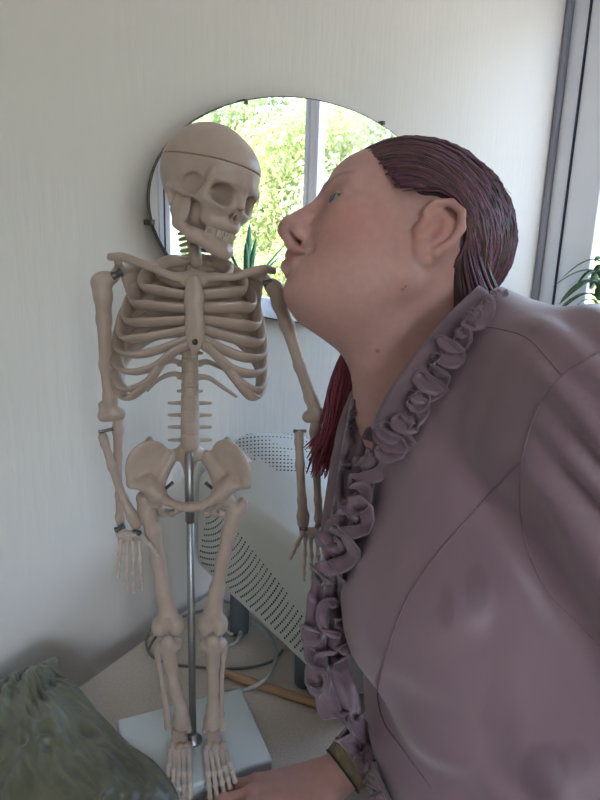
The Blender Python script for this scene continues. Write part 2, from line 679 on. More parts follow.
mk('mirror_backing', *oval(MA - 0.03, MBz - 0.03, MY + 0.0055, WALLY - 0.0005), M['mirror_edge'], mir, smooth=False)
mk('mirror_rim', *oval(MA + 0.0022, MBz + 0.0022, MY + 0.0008, MY + 0.006), M['mirror_edge'], mir, smooth=False)
mk('mirror_glass', *oval(MA, MBz, MY, MY + 0.001), M['mirror'], mir, smooth=False)
for (a, b) in ((154, 222), (247, 103), (383, 124)):
    q = hit(a, b, 1, MY)
    for sgn in ((1, -1) if a != 154 else (1,)):
        c = np.array([q[0], 0, mcz + sgn * (q[2] - mcz)])
        dv = np.array([c[0] - mcx, c[2] - mcz])
        dv /= np.linalg.norm(dv)
        c = c + 0.003 * np.array([dv[0], 0, dv[1]])
        MB().add(box((c[0] - 0.004, MY - 0.002, c[2] - 0.004), (c[0] + 0.004, WALLY - 0.001, c[2] + 0.004), 0.001)).build('mirror_clip', M['clip'], mir)

# ---- white cabinet past the window, seen only in the mirror
CX0, CX1, CY0, CY1, CZ = XW - 0.45, XW - 0.002, -2.55, -1.62, 1.60
cab = thing('tall_cabinet', ((CX0 + CX1) / 2, (CY0 + CY1) / 2, 0), 'tall white cabinet beyond the window, seen at the left edge of the mirror', 'cabinet')
MB().add(box((CX0, CY0, 0.0), (CX1, CY1, CZ), 0.004)).build('body', M['cab'], cab)
for i in range(2):
    y0_ = CY0 + 0.012 + i * (CY1 - CY0) / 2
    dd = MB().add(box((CX0 - 0.018, y0_, 0.08), (CX0 - 0.001, y0_ + (CY1 - CY0) / 2 - 0.02, CZ - 0.02), 0.003)).build('door', M['cab'], cab)
    hy = y0_ + (0.40 if i == 0 else 0.03)
    MB().add(tube([(CX0 - 0.018, hy, 1.05), (CX0 - 0.045, hy, 1.06), (CX0 - 0.045, hy, 1.22), (CX0 - 0.018, hy, 1.23)], 0.006)).build('handle', M['handle'], dd)
mk('card_box', *box((CX0 + 0.06, CY1 - 0.26, CZ), (CX0 + 0.26, CY1 - 0.08, CZ + 0.09), 0.004), M['brownbox'],
   label='small tan box on top of the tall white cabinet', cat='box')
mk('storage_tin', *lathe([(0.04, 0), (0.045, 0.004), (0.045, 0.075), (0.047, 0.077), (0.047, 0.09), (0.02, 0.094)], (CX0 + 0.12, CY1 - 0.42, CZ)), M['greybox'],
   label='grey lidded tin on top of the tall white cabinet', cat='tin')

# ================================================================== TABLE
TZ = 0.75
e0 = G(80, 686, TZ)
e1_ = G(221, 585, TZ)
E1 = (e1_ - e0) / np.linalg.norm(e1_ - e0)       # along the left edge of the table
E2 = np.array([E1[1], -E1[0], 0.0])              # to the right across the table


def T(a, b, z=TZ):
    """table coordinates: a along the left edge back from its far corner (negative = nearer), b across"""
    return np.array([e1_[0], e1_[1], 0]) + E1 * a + E2 * b + np.array([0, 0, z])


tb = thing('table', T(-0.35, 0.3, 0), 'light speckled laminate table carrying the skeleton', 'table')


def prism(poly, z0, z1, bev=0.0):
    bm = bmesh.new()
    vs = [bm.verts.new((p[0], p[1], z0)) for p in poly]
    f = bm.faces.new(vs)
    r = bmesh.ops.extrude_face_region(bm, geom=[f])
    for g in r['geom']:
        if isinstance(g, bmesh.types.BMVert):
            g.co.z = z1
    bmesh.ops.recalc_face_normals(bm, faces=bm.faces)
    if bev:
        bmesh.ops.bevel(bm, geom=bm.edges[:], offset=bev, segments=3, profile=0.5, affect='EDGES')
    bm.verts.index_update()
    r = np.array([tuple(v.co) for v in bm.verts]), [tuple(v.index for v in f.verts) for f in bm.faces]
    bm.free()
    return r


TA0, TA1, TB1 = -0.78, 0.0, 0.555
mk('tabletop', *prism([T(TA0, 0), T(TA0, TB1), T(TA1, TB1), T(TA1, 0)], TZ - 0.028, TZ, 0.003), M['table'], tb, smooth=False)
mk('apron', *prism([T(TA0 + .05, .05), T(TA0 + .05, TB1 - .05), T(TA1 - .05, TB1 - .05), T(TA1 - .05, .05)], TZ - 0.09, TZ - 0.0285), M['table_edge'], tb, smooth=False)
for (a, b) in ((TA0 + .07, .07), (TA0 + .07, TB1 - .07), (TA1 - .07, .07), (TA1 - .07, TB1 - .07)):
    mk('leg', *tube([T(a, b, 0.0), T(a, b, TZ - 0.0905)], 0.02, 14), M['metal_leg'], tb)

# ================================================================== PURIFIER leaning against the wall
def hexa():
    # control cage as rows of (px, py, Y)
    EB0, EB1 = V(338, 703, 0.745), V(193, 566, 1.03)          # lower left edge, near and far
    EB0 = V(338, 703, 0.745)
    F0, F1 = V(352, 585, 0.765), V(194, 474, 1.05)            # upper left edge
    C0, C1 = V(400, 545, 0.88), V(240, 429, 1.13)             # top ridge
    D0, D1 = V(455, 575, 0.90), V(305, 430, 1.20)             # back top
    Bk0, Bk1 = V(455, 690, 0.86), V(330, 540, 1.15)           # back bottom
    ring0 = [EB0, F0, C0, D0, Bk0]
    ring1 = [EB1, F1, C1, D1, Bk1]
    return np.array(ring0), np.array(ring1)


r0, r1 = hexa()
bm = bmesh.new()
n = len(r0)
lv = []
for t in np.linspace(0, 1, 6):
    lv.append([bm.verts.new(tuple(W(p))) for p in r0 * (1 - t) + r1 * t])
for i in range(5):
    for j in range(n):
        k = (j + 1) % n
        bm.faces.new((lv[i][j], lv[i][k], lv[i + 1][k], lv[i + 1][j]))
bm.faces.new(lv[0])
bm.faces.new(lv[-1][::-1])
bmesh.ops.recalc_face_normals(bm, faces=bm.faces)
sharp = [e for e in bm.edges if len(e.link_faces) == 2 and e.calc_face_angle(0) > 0.2]
bmesh.ops.bevel(bm, geom=sharp, offset=0.022, segments=5, profile=0.5, affect='EDGES')
bmesh.ops.triangulate(bm, faces=[f for f in bm.faces if len(f.verts) > 4])
bm.verts.index_update()
PV = np.array([tuple(v.co) for v in bm.verts])
PF = [tuple(v.index for v in f.verts) for f in bm.faces]
bm.free()
zmin = PV[:, 2].min()
print('purifier zmin', zmin, 'ymax', PV[:, 1].max())
pur = thing('air_purifier', (PV[:, 0].mean(), PV[:, 1].mean(), zmin), 'pale grey plastic appliance with perforated panels, tilted between skeleton and wall', 'appliance')
mk('housing', PV, PF, M['purifier'], pur)
pbvh = BVHTree.FromPolygons([tuple(v) for v in PV], PF)


def cast(bvh, px, py):
    d = RZ @ rayv(px, py)
    d = d / np.linalg.norm(d)
    h_ = bvh.ray_cast(Vector(CAM), Vector(d))
    if h_[0] is None:
        return None
    return np.array(h_[0]), np.array(h_[1])


def disc(c, nrm, r, seg=7):
    nrm = nrm / np.linalg.norm(nrm)
    a = np.cross(nrm, [0.3, 0.5, 0.81])
    a /= np.linalg.norm(a)
    b = np.cross(nrm, a)
    an = np.arange(seg) * 2 * math.pi / seg
    top = [c + nrm * 0.0006 + r * (math.cos(t) * a + math.sin(t) * b) for t in an]
    bot = [c - nrm * 0.0015 + r * (math.cos(t) * a + math.sin(t) * b) for t in an]
    f = [tuple(range(seg))] + [(i, (i + 1) % seg, seg + (i + 1) % seg, seg + i) for i in range(seg)]
    return np.array(top + bot), f


side = MB()
q0, q1 = W(r0[0]), W(r1[0])                                    # lower edge of the left panel, near and far end
t0, t1 = W(r0[1]), W(r1[1])                                    # upper edge
ea = (q0 - q1) / np.linalg.norm(q0 - q1)
pn = np.cross(ea, t1 - q1)
pn /= np.linalg.norm(pn)
eb = np.cross(pn, ea)
if eb[2] < 0:
    eb = -eb
LP, HP_ = np.linalg.norm(q0 - q1), (t1 - q1) @ eb
cen_ = q1 - ea * 0.02 + eb * 0.175
for r in np.arange(.030, LP + .05, .0108):
    for th in np.arange(-1.35, 0.5, .0060 / r):
        a_, b_ = r * math.cos(th) - 0.02, 0.175 + r * math.sin(th)
        ub = 0.150 - 0.10 * max(0, a_ / LP) ** 1.3
        if a_ < 0.016 or a_ > LP - 0.03 or b_ < 0.022 or b_ > ub:
            continue
        nr_ = pbvh.find_nearest(Vector(q1 + ea * a_ + eb * b_))
        if nr_[0] is None:
            continue
        side.add(disc(np.array(nr_[0]), np.array(nr_[1]), .0019))
top = MB()
for i in range(11):
    y0_ = 433 + i * 3.7
    for x in np.arange(214, 318, 3.7):
        y = y0_ + 0.0035 * (x - 268) ** 2 * (1 - i / 14.0)
        if y > 472 or y < 433:
            continue
        q = cast(pbvh, x, y)
        if q is not None:
            top.add(disc(q[0], q[1], 1.05 * np.linalg.norm(q[0] - CAM) / 600 * 0.9))
side.build('perforation', M['hole'], pur, smooth=False, kind='stuff')
top.build('perforation', M['hole'], pur, smooth=False, kind='stuff')
for (a, b) in ((232, 600), (300, 672)):
    c = cast(pbvh, a + 6, b - 10)
    if c is not None:
        c = c[0]
        MB().add(lathe([(0.014, 0), (0.017, 0.004), (0.017, max(0.012, c[2] - TZ - 0.0)), (0.012, c[2] - TZ + 0.01)], (c[0] + 0.02, c[1] + 0.02, TZ + 0.0005), 16)).build('rubber_foot', M['foot'], pur)

# ---- wooden rod and cables on the table
RR = 0.0068
a, b = G(222, 672, TZ + RR), G(352, 716, TZ + RR)
rd = (b - a) / np.linalg.norm(b - a)
mk('wooden_rod', *tube(np.array([a + (b - a) * t for t in (0, .01, .25, .5, .75, .99, 1)]), np.array([.8, 1, 1, 1, 1, 1, .8]) * RR, 14), M['wood'],
   label='round beech wood rod lying on the table behind the base', cat='rod')


def cable(name, pts, r, m, label, lift=None):
    p = [G(a, b, TZ + r + (c if len(q) > 2 else 0)) for q in pts for (a, b, c) in [tuple(q) + (0,) * (3 - len(q))]]
    return mk(name, *tube(spline(p, 90), r, 8), m, label=label, cat='cable')


cable('power_cable', [(228, 612, .012), (240, 622, .012), (238, 640, .005), (226, 644), (222, 628, .004), (236, 612, .014), (255, 622, .012), (272, 640), (276, 658), (266, 678, .016), (250, 688), (236, 690), (224, 690)],
      0.0034, M['cable'], 'pale grey power cable looping from under the appliance')
cable('thin_cable', [(151, 628), (146, 642), (152, 656), (170, 664), (198, 667), (225, 669), (250, 667), (272, 661), (283, 650)],
      0.0022, M['cable_d'], 'thin dark grey cable curving behind the skeleton shins')
cable('coiled_cable', [(222, 600), (236, 606, .004), (240, 622, .004), (232, 634, .003), (226, 626, .008), (234, 612, .010), (244, 618, .008), (243, 632, .004), (234, 640)],
      0.0028, M['cable'], 'short pale cable coiled behind the skeleton knee')
cable('dark_cable', [(148, 650), (158, 634), (170, 624), (184, 616), (205, 610)], 0.0026, M['cable_d'], 'dark cable along the wall side of the table')

from mathutils import noise as mnoise
# ================================================================== GREEN GARMENT heaped at the near left corner
def garment():
    nu, nv = 170, 150
    # far edge (left to right) and near edge, as (px, py, Y)
    far = spline([V(-150, 735, .69), V(-60, 696, .75), V(0, 672, .80), V(30, 660, .80), V(56, 650, .80)], nu)
    right = spline([V(56, 650, .80), V(62, 674, .77), V(84, 694, .74), V(122, 736, .675), V(166, 776, .615), V(182, 812, .575), V(186, 880, .52)], nv)
    left = spline([V(-150, 735, .69), V(-190, 900, .55), V(-220, 1150, .45)], nv)
    near = spline([V(-220, 1150, .45), V(-90, 1060, .44), V(60, 960, .45), V(186, 880, .52)], nu)
    g = np.zeros((nv, nu, 3))
    for i in range(nv):
        t = i / (nv - 1)
        for j in range(nu):
            s = j / (nu - 1)
            c = (1 - t) * far[j] + t * near[j] + (1 - s) * left[i] + s * right[i]
            c -= (1 - s) * (1 - t) * far[0] + s * (1 - t) * far[-1] + (1 - s) * t * near[0] + s * t * near[-1]
            w = min(s, 1 - s, t * 1.3, 1 - t) * 2
            w = max(0.0, min(1.0, w * 2.2))
            # soft folds running down the cloth
            ph = 24 * s + 9 * t + 5 * math.sin(2.2 * t + 3 * s) + 2.5 * math.sin(7 * t + 9 * s)
            fw_ = 3.0 * math.sin(9 * s + 4 * t) + 2.0 * math.sin(13 * t - 7 * s)
            wq = mnoise.noise(Vector((5 * s, 4 * t, 3.1)))
            n1 = 1 - 2 * abs(mnoise.noise(Vector((17 * s + 2.5 * wq, 7 * t - 5 * s + 2 * wq, 0.7))))
            n2 = 1 - 2 * abs(mnoise.noise(Vector((34 * s + 3 * wq, 13 * t - 9 * s, 5.2))))
            hgt = 0.0075 * n1 + 0.0028 * n2 + 0.0055 * math.sin(ph) + 0.0045 * math.sin(2.3 * ph + 4 * t + 1.3) + 0.0045 * math.sin(11 * t + 6 * s)
            c = c + np.array([0, -0.25, 0.97]) * (hgt * (0.35 + 0.65 * w) + 0.022 * w)
            if t < 0.1:
                c = c + np.array([0, 0, -1.0]) * 0.012 * (1 - t / 0.1)
            g[i, j] = c
    v = W(g.reshape(-1, 3))
    f = [(i * nu + j, i * nu + j + 1, (i + 1) * nu + j + 1, (i + 1) * nu + j) for i in range(nv - 1) for j in range(nu - 1)]
    return v, f


M['green'] = mat('olive_satin', (0.175, 0.172, 0.100), 0.36, noise=0.35, nscale=14, bump=0.35, bscale=26, sheen=0.3, stretch=(1, 1, 0.6))
gv, gf = garment()
cloth = mk('green_garment', gv, gf, M['green'], label='crumpled olive green satin garment in the lower left corner', cat='garment')
sol_ = cloth.modifiers.new('thick', 'SOLIDIFY')
sol_.thickness = 0.004
sol_.offset = -1

# ================================================================== SKELETON MODEL
BASE_H = 0.030
pole_b = G(193, 741, TZ + BASE_H)
Y0 = float((pole_b - CAM) @ (np.array([0, 1, 0]) @ RZ.T))      # forward distance of the pole
SK = Y0 / 600.0                                                # metres per pixel at the skeleton
print('Y0', Y0)
skel = thing('skeleton_model', (pole_b[0], pole_b[1], TZ), 'small beige plastic skeleton model on a steel pole and pale base', 'skeleton')


def S(px, py, d=0.0):
    """point of the skeleton: pixel and depth towards the camera in pixels"""
    return P(px, py, Y0 - d * SK)


# base plate
bq = [G(117, 719, TZ + BASE_H), G(241, 687, TZ + BASE_H), G(273, 760, TZ + BASE_H)]
bq.append(bq[0] + bq[2] - bq[1])
bc = sum(bq) / 4
mk('base_plate', *prism([(q[0], q[1]) for q in bq][::-1], TZ, TZ + BASE_H, 0.004), M['base'], skel)
# pole: thick tube with a thinner rod sliding in its top
ptop = S(189, 452, -6)
pm = pole_b * 0.18 + ptop * 0.82
mk('pole', *tube([pole_b, pole_b + (pm - pole_b) * 0.5, pm], 4.3 * SK, 16), M['steel'], skel)
mk('pole_sleeve', *tube([pole_b + (pm - pole_b) * 0.95, ptop + (pole_b - ptop) * 0.13, ptop], [5.3 * SK, 5.3 * SK, 5.0 * SK], 16), M['steel'], skel)
mk('pole_collar', *lathe([(0.012, 0), (0.012, 0.004), (0.008, 0.007), (0.006, 0.012)], tuple(pole_b), 18), M['steel'], skel)


def bone(name, fn, h=0.0012, m='bone', parent=None, label=None):
    s = SDF(h)
    fn(s)
    v, f = s.mesh()
    return mk(name, v, f, M[m], parent or skel, label=label)


def rcp(s, a, b, k=3.0, mode='u'):
    """round cone between (px,py,d,r) tuples, all in pixels"""
    s.rc(S(*a[:3]), S(*b[:3]), a[3] * SK, b[3] * SK, k * SK, mode)


def chp(s, pts, k=3.0, mode='u'):
    for i in range(len(pts) - 1):
        rcp(s, pts[i], pts[i + 1], k, mode)


# axes at the skeleton: right, up, towards the camera (for rotated ellipsoids)
AX = RZ @ np.array([[1.0, 0, 0], [0, -1.0, 0], [0, 0, 1.0]])   # columns: right, towards camera, up


def ellp(s, c, r, k=3.0, mode='u', yaw=0.0, roll=0.0, pitch=0.0):
    """ellipsoid at (px,py,d), radii (right, depth, up) in pixels, yaw about up, roll in the image plane"""
    cy, sy = math.cos(yaw), math.sin(yaw)
    cr, sr = math.cos(roll), math.sin(roll)
    cp, sp = math.cos(pitch), math.sin(pitch)
    Ry = np.array([[cy, -sy, 0], [sy, cy, 0], [0, 0, 1]])
    Rr = np.array([[cr, 0, sr], [0, 1, 0], [-sr, 0, cr]])
    Rp = np.array([[1, 0, 0], [0, cp, -sp], [0, sp, cp]])
    s.ell(S(*c), np.array(r) * SK, k * SK, mode, rot=AX @ Rr @ Ry @ Rp)


# ---- spine
def vertebra(px, py, d, r, hgt, wing, wy=0.0, spin=0.0):
    def fn(s):
        rcp(s, (px, py - hgt * .30, d, r), (px, py + hgt * .30, d, r), 2)
        for sg in (-1, 1):
            rcp(s, (px + sg * r * .7, py, d - 5, 2.4), (px + sg * wing, py + wy, d - 7, 1.7), 2)
        rcp(s, (px, py, d - 6, 3), (px, py + 4, d - 15, 1.8), 2)
    return bone('vertebra', fn, 0.0013)


def between(a, b, t):
    return tuple(x * (1 - t) + y * t for x, y in zip(a, b))


lum = [(190, 353), (190, 365), (190, 378), (190, 391), (190, 403), (190, 415), (190, 427), (190, 440)]
for i, (x, y) in enumerate(lum):
    vertebra(x, y, -8 if i < 4 else -6, 8.2 + 0.25 * i, 11, 21 if i > 3 else 12)
thor = [between((193, 262), (190, 343), i / 8) for i in range(9)]
for (x, y) in thor:
    vertebra(x, y, -22 + 14 * (y - 262) / 81.0, 6.4 + 1.2 * (y - 262) / 81.0, 8, 13)
for i in range(7):
    t = i / 6
    vertebra(191 + 5 * t, 226 + 35 * t, -13 + 1.0 * t, 6.2, 5.5, 12.5 + 1.5 * t, 2)
# discs between the lumbar vertebrae
for i in range(len(lum) - 1):
    x, y = between(lum[i], lum[i + 1], .5)
    p0, p1 = S(x, y - 1.2, -6.5), S(x, y + 1.2, -6.5)
    mk('spinal_disc', *tube([p0, p1], (8.6 + 0.2 * i) * SK, 14), M['disc'], skel)

# ---- sternum
def f_st(s):
    ellp(s, (194, 280, 29), (14, 4.2, 8.5))
    rcp(s, (194, 284, 28, 6.4), (194, 306, 33, 6.2), 3)
    ellp(s, (194, 303, 34.5), (9.5, 4.4, 26))
    ellp(s, (195, 328, 38), (9.8, 4.4, 22))
    rcp(s, (195, 344, 36, 5), (194, 356, 33, 2.4), 3)
    for sg in (-1, 1):
        rcp(s, (194 + sg * 6, 277, 27, 5), (194 + sg * 12, 277, 26, 4.5), 3)


bone('sternum', f_st, 0.0012)

# ---- ribs: control points (px, py, depth) from the spine round to the breastbone, left of the photo
RIBS_L = [
    [(187, 262, -22), (172, 261, -24), (158, 267, -12), (160, 276, 8), (173, 281, 20), (186, 282, 25)],
    [(187, 268, -25), (166, 266, -32), (146, 275, -18), (143, 287, 4), (156, 290, 22), (186, 295, 29)],
    [(187, 277, -27), (160, 274, -38), (138, 286, -22), (134, 303, 4), (149, 305, 26), (186, 308, 31)],
    [(186, 286, -28), (156, 284, -42), (132, 298, -25), (127, 320, 5), (145, 322, 30), (186, 320, 33)],
    [(185, 295, -27), (154, 294, -44), (127, 310, -27), (122, 336, 6), (141, 338, 33), (186, 330, 35)],
    [(184, 304, -25), (152, 304, -45), (124, 322, -28), (119, 349, 6), (137, 355, 34), (164, 348, 39), (187, 339, 36)],
    [(183, 313, -23), (150, 314, -45), (122, 334, -28), (117, 363, 6), (131, 372, 32), (156, 366, 41), (175, 351, 40), (188, 345, 36)],
    [(182, 322, -20), (150, 325, -44), (121, 347, -28), (117, 375, 4), (126, 389, 26), (147, 382, 38), (160, 366, 41)],
    [(182, 332, -18), (150, 337, -42), (123, 360, -27), (118, 383, 0), (126, 398, 18), (138, 392, 32), (146, 384, 38)],
]
RIBS_R = [
    [(199, 262, -22), (214, 261, -24), (229, 268, -12), (227, 277, 8), (215, 281, 20), (203, 282, 25)],
    [(199, 268, -25), (220, 266, -32), (240, 276, -18), (244, 290, 4), (232, 292, 22), (203, 295, 29)],
    [(199, 277, -27), (226, 275, -38), (248, 289, -22), (252, 307, 4), (239, 307, 26), (203, 308, 31)],
    [(198, 286, -28), (230, 285, -42), (253, 301, -25), (257, 325, 5), (242, 325, 30), (203, 320, 33)],
    [(197, 295, -27), (232, 295, -44), (256, 313, -27), (260, 341, 6), (245, 341, 33), (204, 330, 35)],
    [(196, 304, -25), (234, 305, -45), (258, 325, -28), (262, 354, 6), (248, 358, 34), (224, 350, 39), (204, 339, 36)],
    [(196, 313, -23), (235, 315, -45), (259, 337, -28), (262, 367, 6), (252, 374, 32), (230, 368, 41), (213, 352, 40), (203, 345, 36)],
    [(196, 322, -20), (235, 326, -44), (259, 349, -28), (262, 378, 4), (256, 390, 26), (239, 382, 38), (226, 366, 41)],
    [(196, 332, -18), (235, 338, -42), (258, 362, -27), (261, 385, 0), (255, 398, 18), (246, 391, 32), (239, 383, 38)],
]
for rset in (RIBS_L, RIBS_R):
    for i, rb in enumerate(rset):
        pts = spline([S(*q) for q in rb], 44)
        t = np.linspace(0, 1, 44)
        r = (5.3 + 1.6 * np.sin(math.pi * np.clip(t * 1.1, 0, 1)) + 0.7 * np.clip((t - .7) / .1, 0, 1)) * SK
        mk('rib', *tube(pts, r, 12, 0.44), M['bone'], skel)
for rb in ([(184, 364, -12), (172, 361, -20), (158, 366, -26), (148, 371, -26)], [(196, 364, -12), (208, 362, -20), (224, 369, -26), (235, 375, -26)],
           [(184, 376, -10), (172, 374, -16), (158, 380, -20), (147, 391, -20)], [(197, 377, -10), (209, 378, -16), (224, 388, -20), (237, 397, -20)]):
    pts = spline([S(*q) for q in rb], 24)
    mk('rib', *tube(pts, np.linspace(3.4, 1.7, 24) * SK, 9, 0.8), M['bone'], skel)

# ---- clavicles and scapulae
for cl in ([(184, 278, 28, 5.2), (172, 276, 30, 4.0), (155, 269, 30, 3.6), (138, 262, 24, 3.8), (122, 257, 14, 4.4), (109, 257, 6, 3.6)],
           [(205, 278, 28, 5.0), (218, 277, 30, 4.0), (234, 277, 28, 3.6), (250, 272, 22, 3.7), (264, 269, 14, 4.2), (275, 271, 8, 3.4)]):
    p = spline([S(*q[:3]) for q in cl], 32)
    r = np.interp(np.linspace(0, 1, 32), np.linspace(0, 1, len(cl)), [q[3] for q in cl]) * SK
    mk('clavicle', *tube(p, r, 12, 0.8), M['bone'], skel)


def f_scap(sg):
    def fn(s):
        if sg < 0:
            A_, B_, C_, D_ = (120, 268, -4), (150, 266, -30), (133, 305, -26), (113, 278, 2)
        else:
            A_, B_, C_, D_ = (262, 277, -4), (238, 272, -30), (257, 311, -26), (270, 284, 2)
        for t in np.linspace(0, 1, 7):
            q = between(B_, A_, t)
            rcp(s, q + (2.6,), C_ + (2.2,), 4)
        rcp(s, B_ + (3,), A_ + (4,), 3)
        rcp(s, A_ + (5,), D_ + (5.5,), 4)
        rcp(s, A_ + (4.5,), (A_[0] - sg * -2, A_[1] - 6, 8, 4), 3)
    return fn


bone('scapula', f_scap(-1))
bone('scapula', f_scap(1))


# ---- arms
def longbone(name, pts, k=4.0, m='bone', h=0.0012):
    return bone(name, lambda s: chp(s, pts, k), h, m)


def f_hum_l(s):
    chp(s, [(101, 283, 6, 10), (103, 296, 6, 8.4), (104, 320, 5, 7), (106, 365, 2, 6.2), (110, 398, 0, 6.6), (112, 411, 0, 7.4)], 5)
    ellp(s, (106, 279, 4), (10, 9, 8))
    rcp(s, (104, 416, 0, 6.5), (119, 414, 0, 6.8), 5)
    rcp(s, (104, 410, 0, 5), (102, 405, 0, 4), 4)


def f_hum_r(s):
    chp(s, [(276, 290, 6, 8.6), (280, 304, 6, 7.4), (287, 325, 5, 6.6), (300, 366, 2, 5.8), (311, 398, 0, 6.4), (316, 411, 0, 7.4)], 5)
    ellp(s, (272, 286, 4), (8, 8, 7.5))
    rcp(s, (308, 417, 0, 6.2), (322, 415, 0, 6.4), 5)


bone('humerus', f_hum_l)
bone('humerus', f_hum_r)
longbone('ulna', [(118, 416, -5, 5.5), (118, 430, -5, 5.5), (118, 455, -5, 4.2), (119, 495, -4, 3.6), (120, 517, -4, 4.4), (121, 524, -4, 4.6)])
longbone('radius', [(103, 437, 4, 5), (105, 444, 4, 4), (112, 466, 5, 4.4), (123, 498, 5, 4.4), (133, 517, 5, 6), (136, 524, 5, 6.2)])
longbone('ulna', [(316, 418, -4, 5.8), (315, 432, -4, 5.4), (316, 460, -4, 4.4), (318, 500, -3, 4), (319, 518, -3, 4.8), (320, 523, -3, 5)])
longbone('radius', [(299, 434, 4, 5), (299, 442, 4, 4.2), (300, 465, 4, 4.6), (302, 500, 4, 4.6), (303, 516, 4, 6.2), (303, 523, 4, 6.4)])


def hand(cx, cy, fingers, thumb):
    hd = thing_part('hand', cx, cy)
    def fc(s):
        for i, (x, y) in enumerate([(-9, 0), (-3, -1), (4, -1), (10, 1), (-7, 6), (0, 5), (7, 6)]):
            ellp(s, (cx + x, cy + y, (i * 7) % 3 - 1), (4.6, 4, 4), 2)
    bone('carpals', fc, 0.0010, 'bone_pale', hd)
    for fg in fingers + [thumb]:
        def ff(s, fg=fg):
            for i in range(len(fg) - 1):
                (x0_, y0_, d0), (x1_, y1_, d1) = fg[i], fg[i + 1]
                rk = 2.9 - 0.22 * i
                rcp(s, (x0_, y0_, d0, rk), between(fg[i], fg[i + 1], .5) + (rk * .62,), 1.2)
                rcp(s, between(fg[i], fg[i + 1], .5) + (rk * .62,), (x1_, y1_, d1, rk * .92), 1.2)
        bone('finger', ff, 0.0008, 'bone_pale', hd)
    return hd


def thing_part(name, cx, cy):
    o = bpy.data.objects.new(name, None)
    o.empty_display_size = 0.02
    COL.objects.link(o)
    o.parent = skel
    ORG[o.name] = ORG[skel.name]
    return o


def fingerpath(x0, y0, x1, y1, d0, d1, n=5, cur=0.0):
    fr = [0, .38, .64, .84, 1.0] if n == 5 else [0, .4, .74, 1.0]
    return [(x0 + (x1 - x0) * t + cur * math.sin(math.pi * t), y0 + (y1 - y0) * t, d0 + (d1 - d0) * t + 4 * math.sin(math.pi * t)) for t in fr]


hand(129, 534, [fingerpath(121, 541, 118, 577, 4, 8), fingerpath(127, 542, 127, 588, 4, 8), fingerpath(133, 542, 134, 592, 4, 8), fingerpath(139, 541, 142, 589, 4, 8)],
     fingerpath(143, 536, 158, 556, 10, 20, 4))
hand(312, 531, [fingerpath(305, 538, 304, 580, 4, 8), fingerpath(311, 539, 312, 584, 4, 8), fingerpath(317, 539, 320, 582, 4, 8), fingerpath(322, 538, 327, 574, 4, 8)],
     fingerpath(302, 535, 290, 558, 10, 18, 4))


# ---- pelvis
def f_pel(s):
    for sg in (-1, 1):
        X = lambda x: 189 + sg * (189 - x)
        yaw = -sg * 0.75
        ellp(s, (X(148), 463, -5), (24, 5.0, 27), 6, yaw=-yaw * .7, roll=-sg * 0.30)
        ellp(s, (X(151), 462, 9), (15, 9.5, 18), 6, 's', yaw=-yaw * .7, roll=-sg * 0.30)
        rcp(s, (X(150), 440, -10, 4), (X(131), 462, -2, 4), 5)
        rcp(s, (X(131), 462, -2, 3.6), (X(131), 484, 6, 4.2), 5)
        rcp(s, (X(133), 484, 6, 4), (X(150), 488, 6, 6), 6)
        rcp(s, (X(148), 482, 2, 8), (X(157), 494, 5, 9.5), 6)
        rcp(s, (X(172), 456, -16, 7), (X(162), 474, -8, 6), 6)
        rcp(s, (X(162), 474, -8, 5.5), (X(159), 490, 3, 6), 6)
        chp(s, [(X(159), 492, 5, 6), (X(167), 501, 13, 4.4), (X(178), 506, 18, 4.2), (189, 507, 20, 4.4)], 4)
        chp(s, [(X(156), 498, -2, 6), (X(162), 512, -8, 5), (X(172), 513, 4, 3.4), (X(184), 508, 17, 3.4)], 4)


bone('pelvis', f_pel, 0.0013)


def f_sac(s):
    rcp(s, (189, 449, -14, 11), (189, 461, -20, 8), 5)
    rcp(s, (189, 461, -20, 8), (189, 480, -24, 4), 5)
    rcp(s, (189, 480, -24, 4), (189, 490, -20, 2.4), 4)
    for sg in (-1, 1):
        rcp(s, (189, 452, -16, 9), (189 + sg * 15, 455, -17, 6.5), 6)


bone('sacrum', f_sac, 0.0013)


# ---- legs
def f_fem_l(s):
    ellp(s, (157, 499, 2), (8.5, 8.5, 8.5), 3)
    rcp(s, (156, 500, 2, 5.5), (144, 508, 2, 6.5), 4)
    rcp(s, (143, 500, 2, 6), (147, 518, 2, 7), 5)
    ellp(s, (141, 497, 0), (5, 6, 6), 4)
    chp(s, [(148, 512, 2, 8), (153, 530, 2, 7.8), (158, 560, 2, 7.4), (163, 590, 2, 8), (168, 612, 2, 10.5)], 6)
    ellp(s, (160, 626, 3), (9.5, 11, 12), 5)
    ellp(s, (176, 625, 3), (9.5, 11, 12), 5)
    ellp(s, (168, 618, 4), (10, 9, 10), 5)
    rcp(s, (168, 640, 15, 2.5), (168, 622, 15, 3), 3, 's')


def f_fem_r(s):
    ellp(s, (225, 498, 2), (8.5, 8.5, 8.5), 3)
    rcp(s, (226, 500, 2, 5.5), (238, 508, 2, 6.5), 4)
    ellp(s, (243, 504, 0), (5.5, 6, 8), 4)
    ellp(s, (221, 513, 2), (4, 4, 4.5), 3)
    rcp(s, (241, 510, 2, 6), (233, 520, 2, 7), 5)
    chp(s, [(234, 512, 2, 8), (229, 532, 2, 7.6), (223, 560, 2, 7.2), (217, 590, 2, 7.8), (213, 612, 2, 10.5)], 6)
    ellp(s, (205, 625, 3), (9, 11, 12), 5)
    ellp(s, (220, 625, 3), (9, 11, 12), 5)
    ellp(s, (212, 617, 4), (10, 9, 10), 5)
    rcp(s, (213, 640, 15, 2.5), (213, 622, 15, 3), 3, 's')


bone('femur', f_fem_l)
bone('femur', f_fem_r)


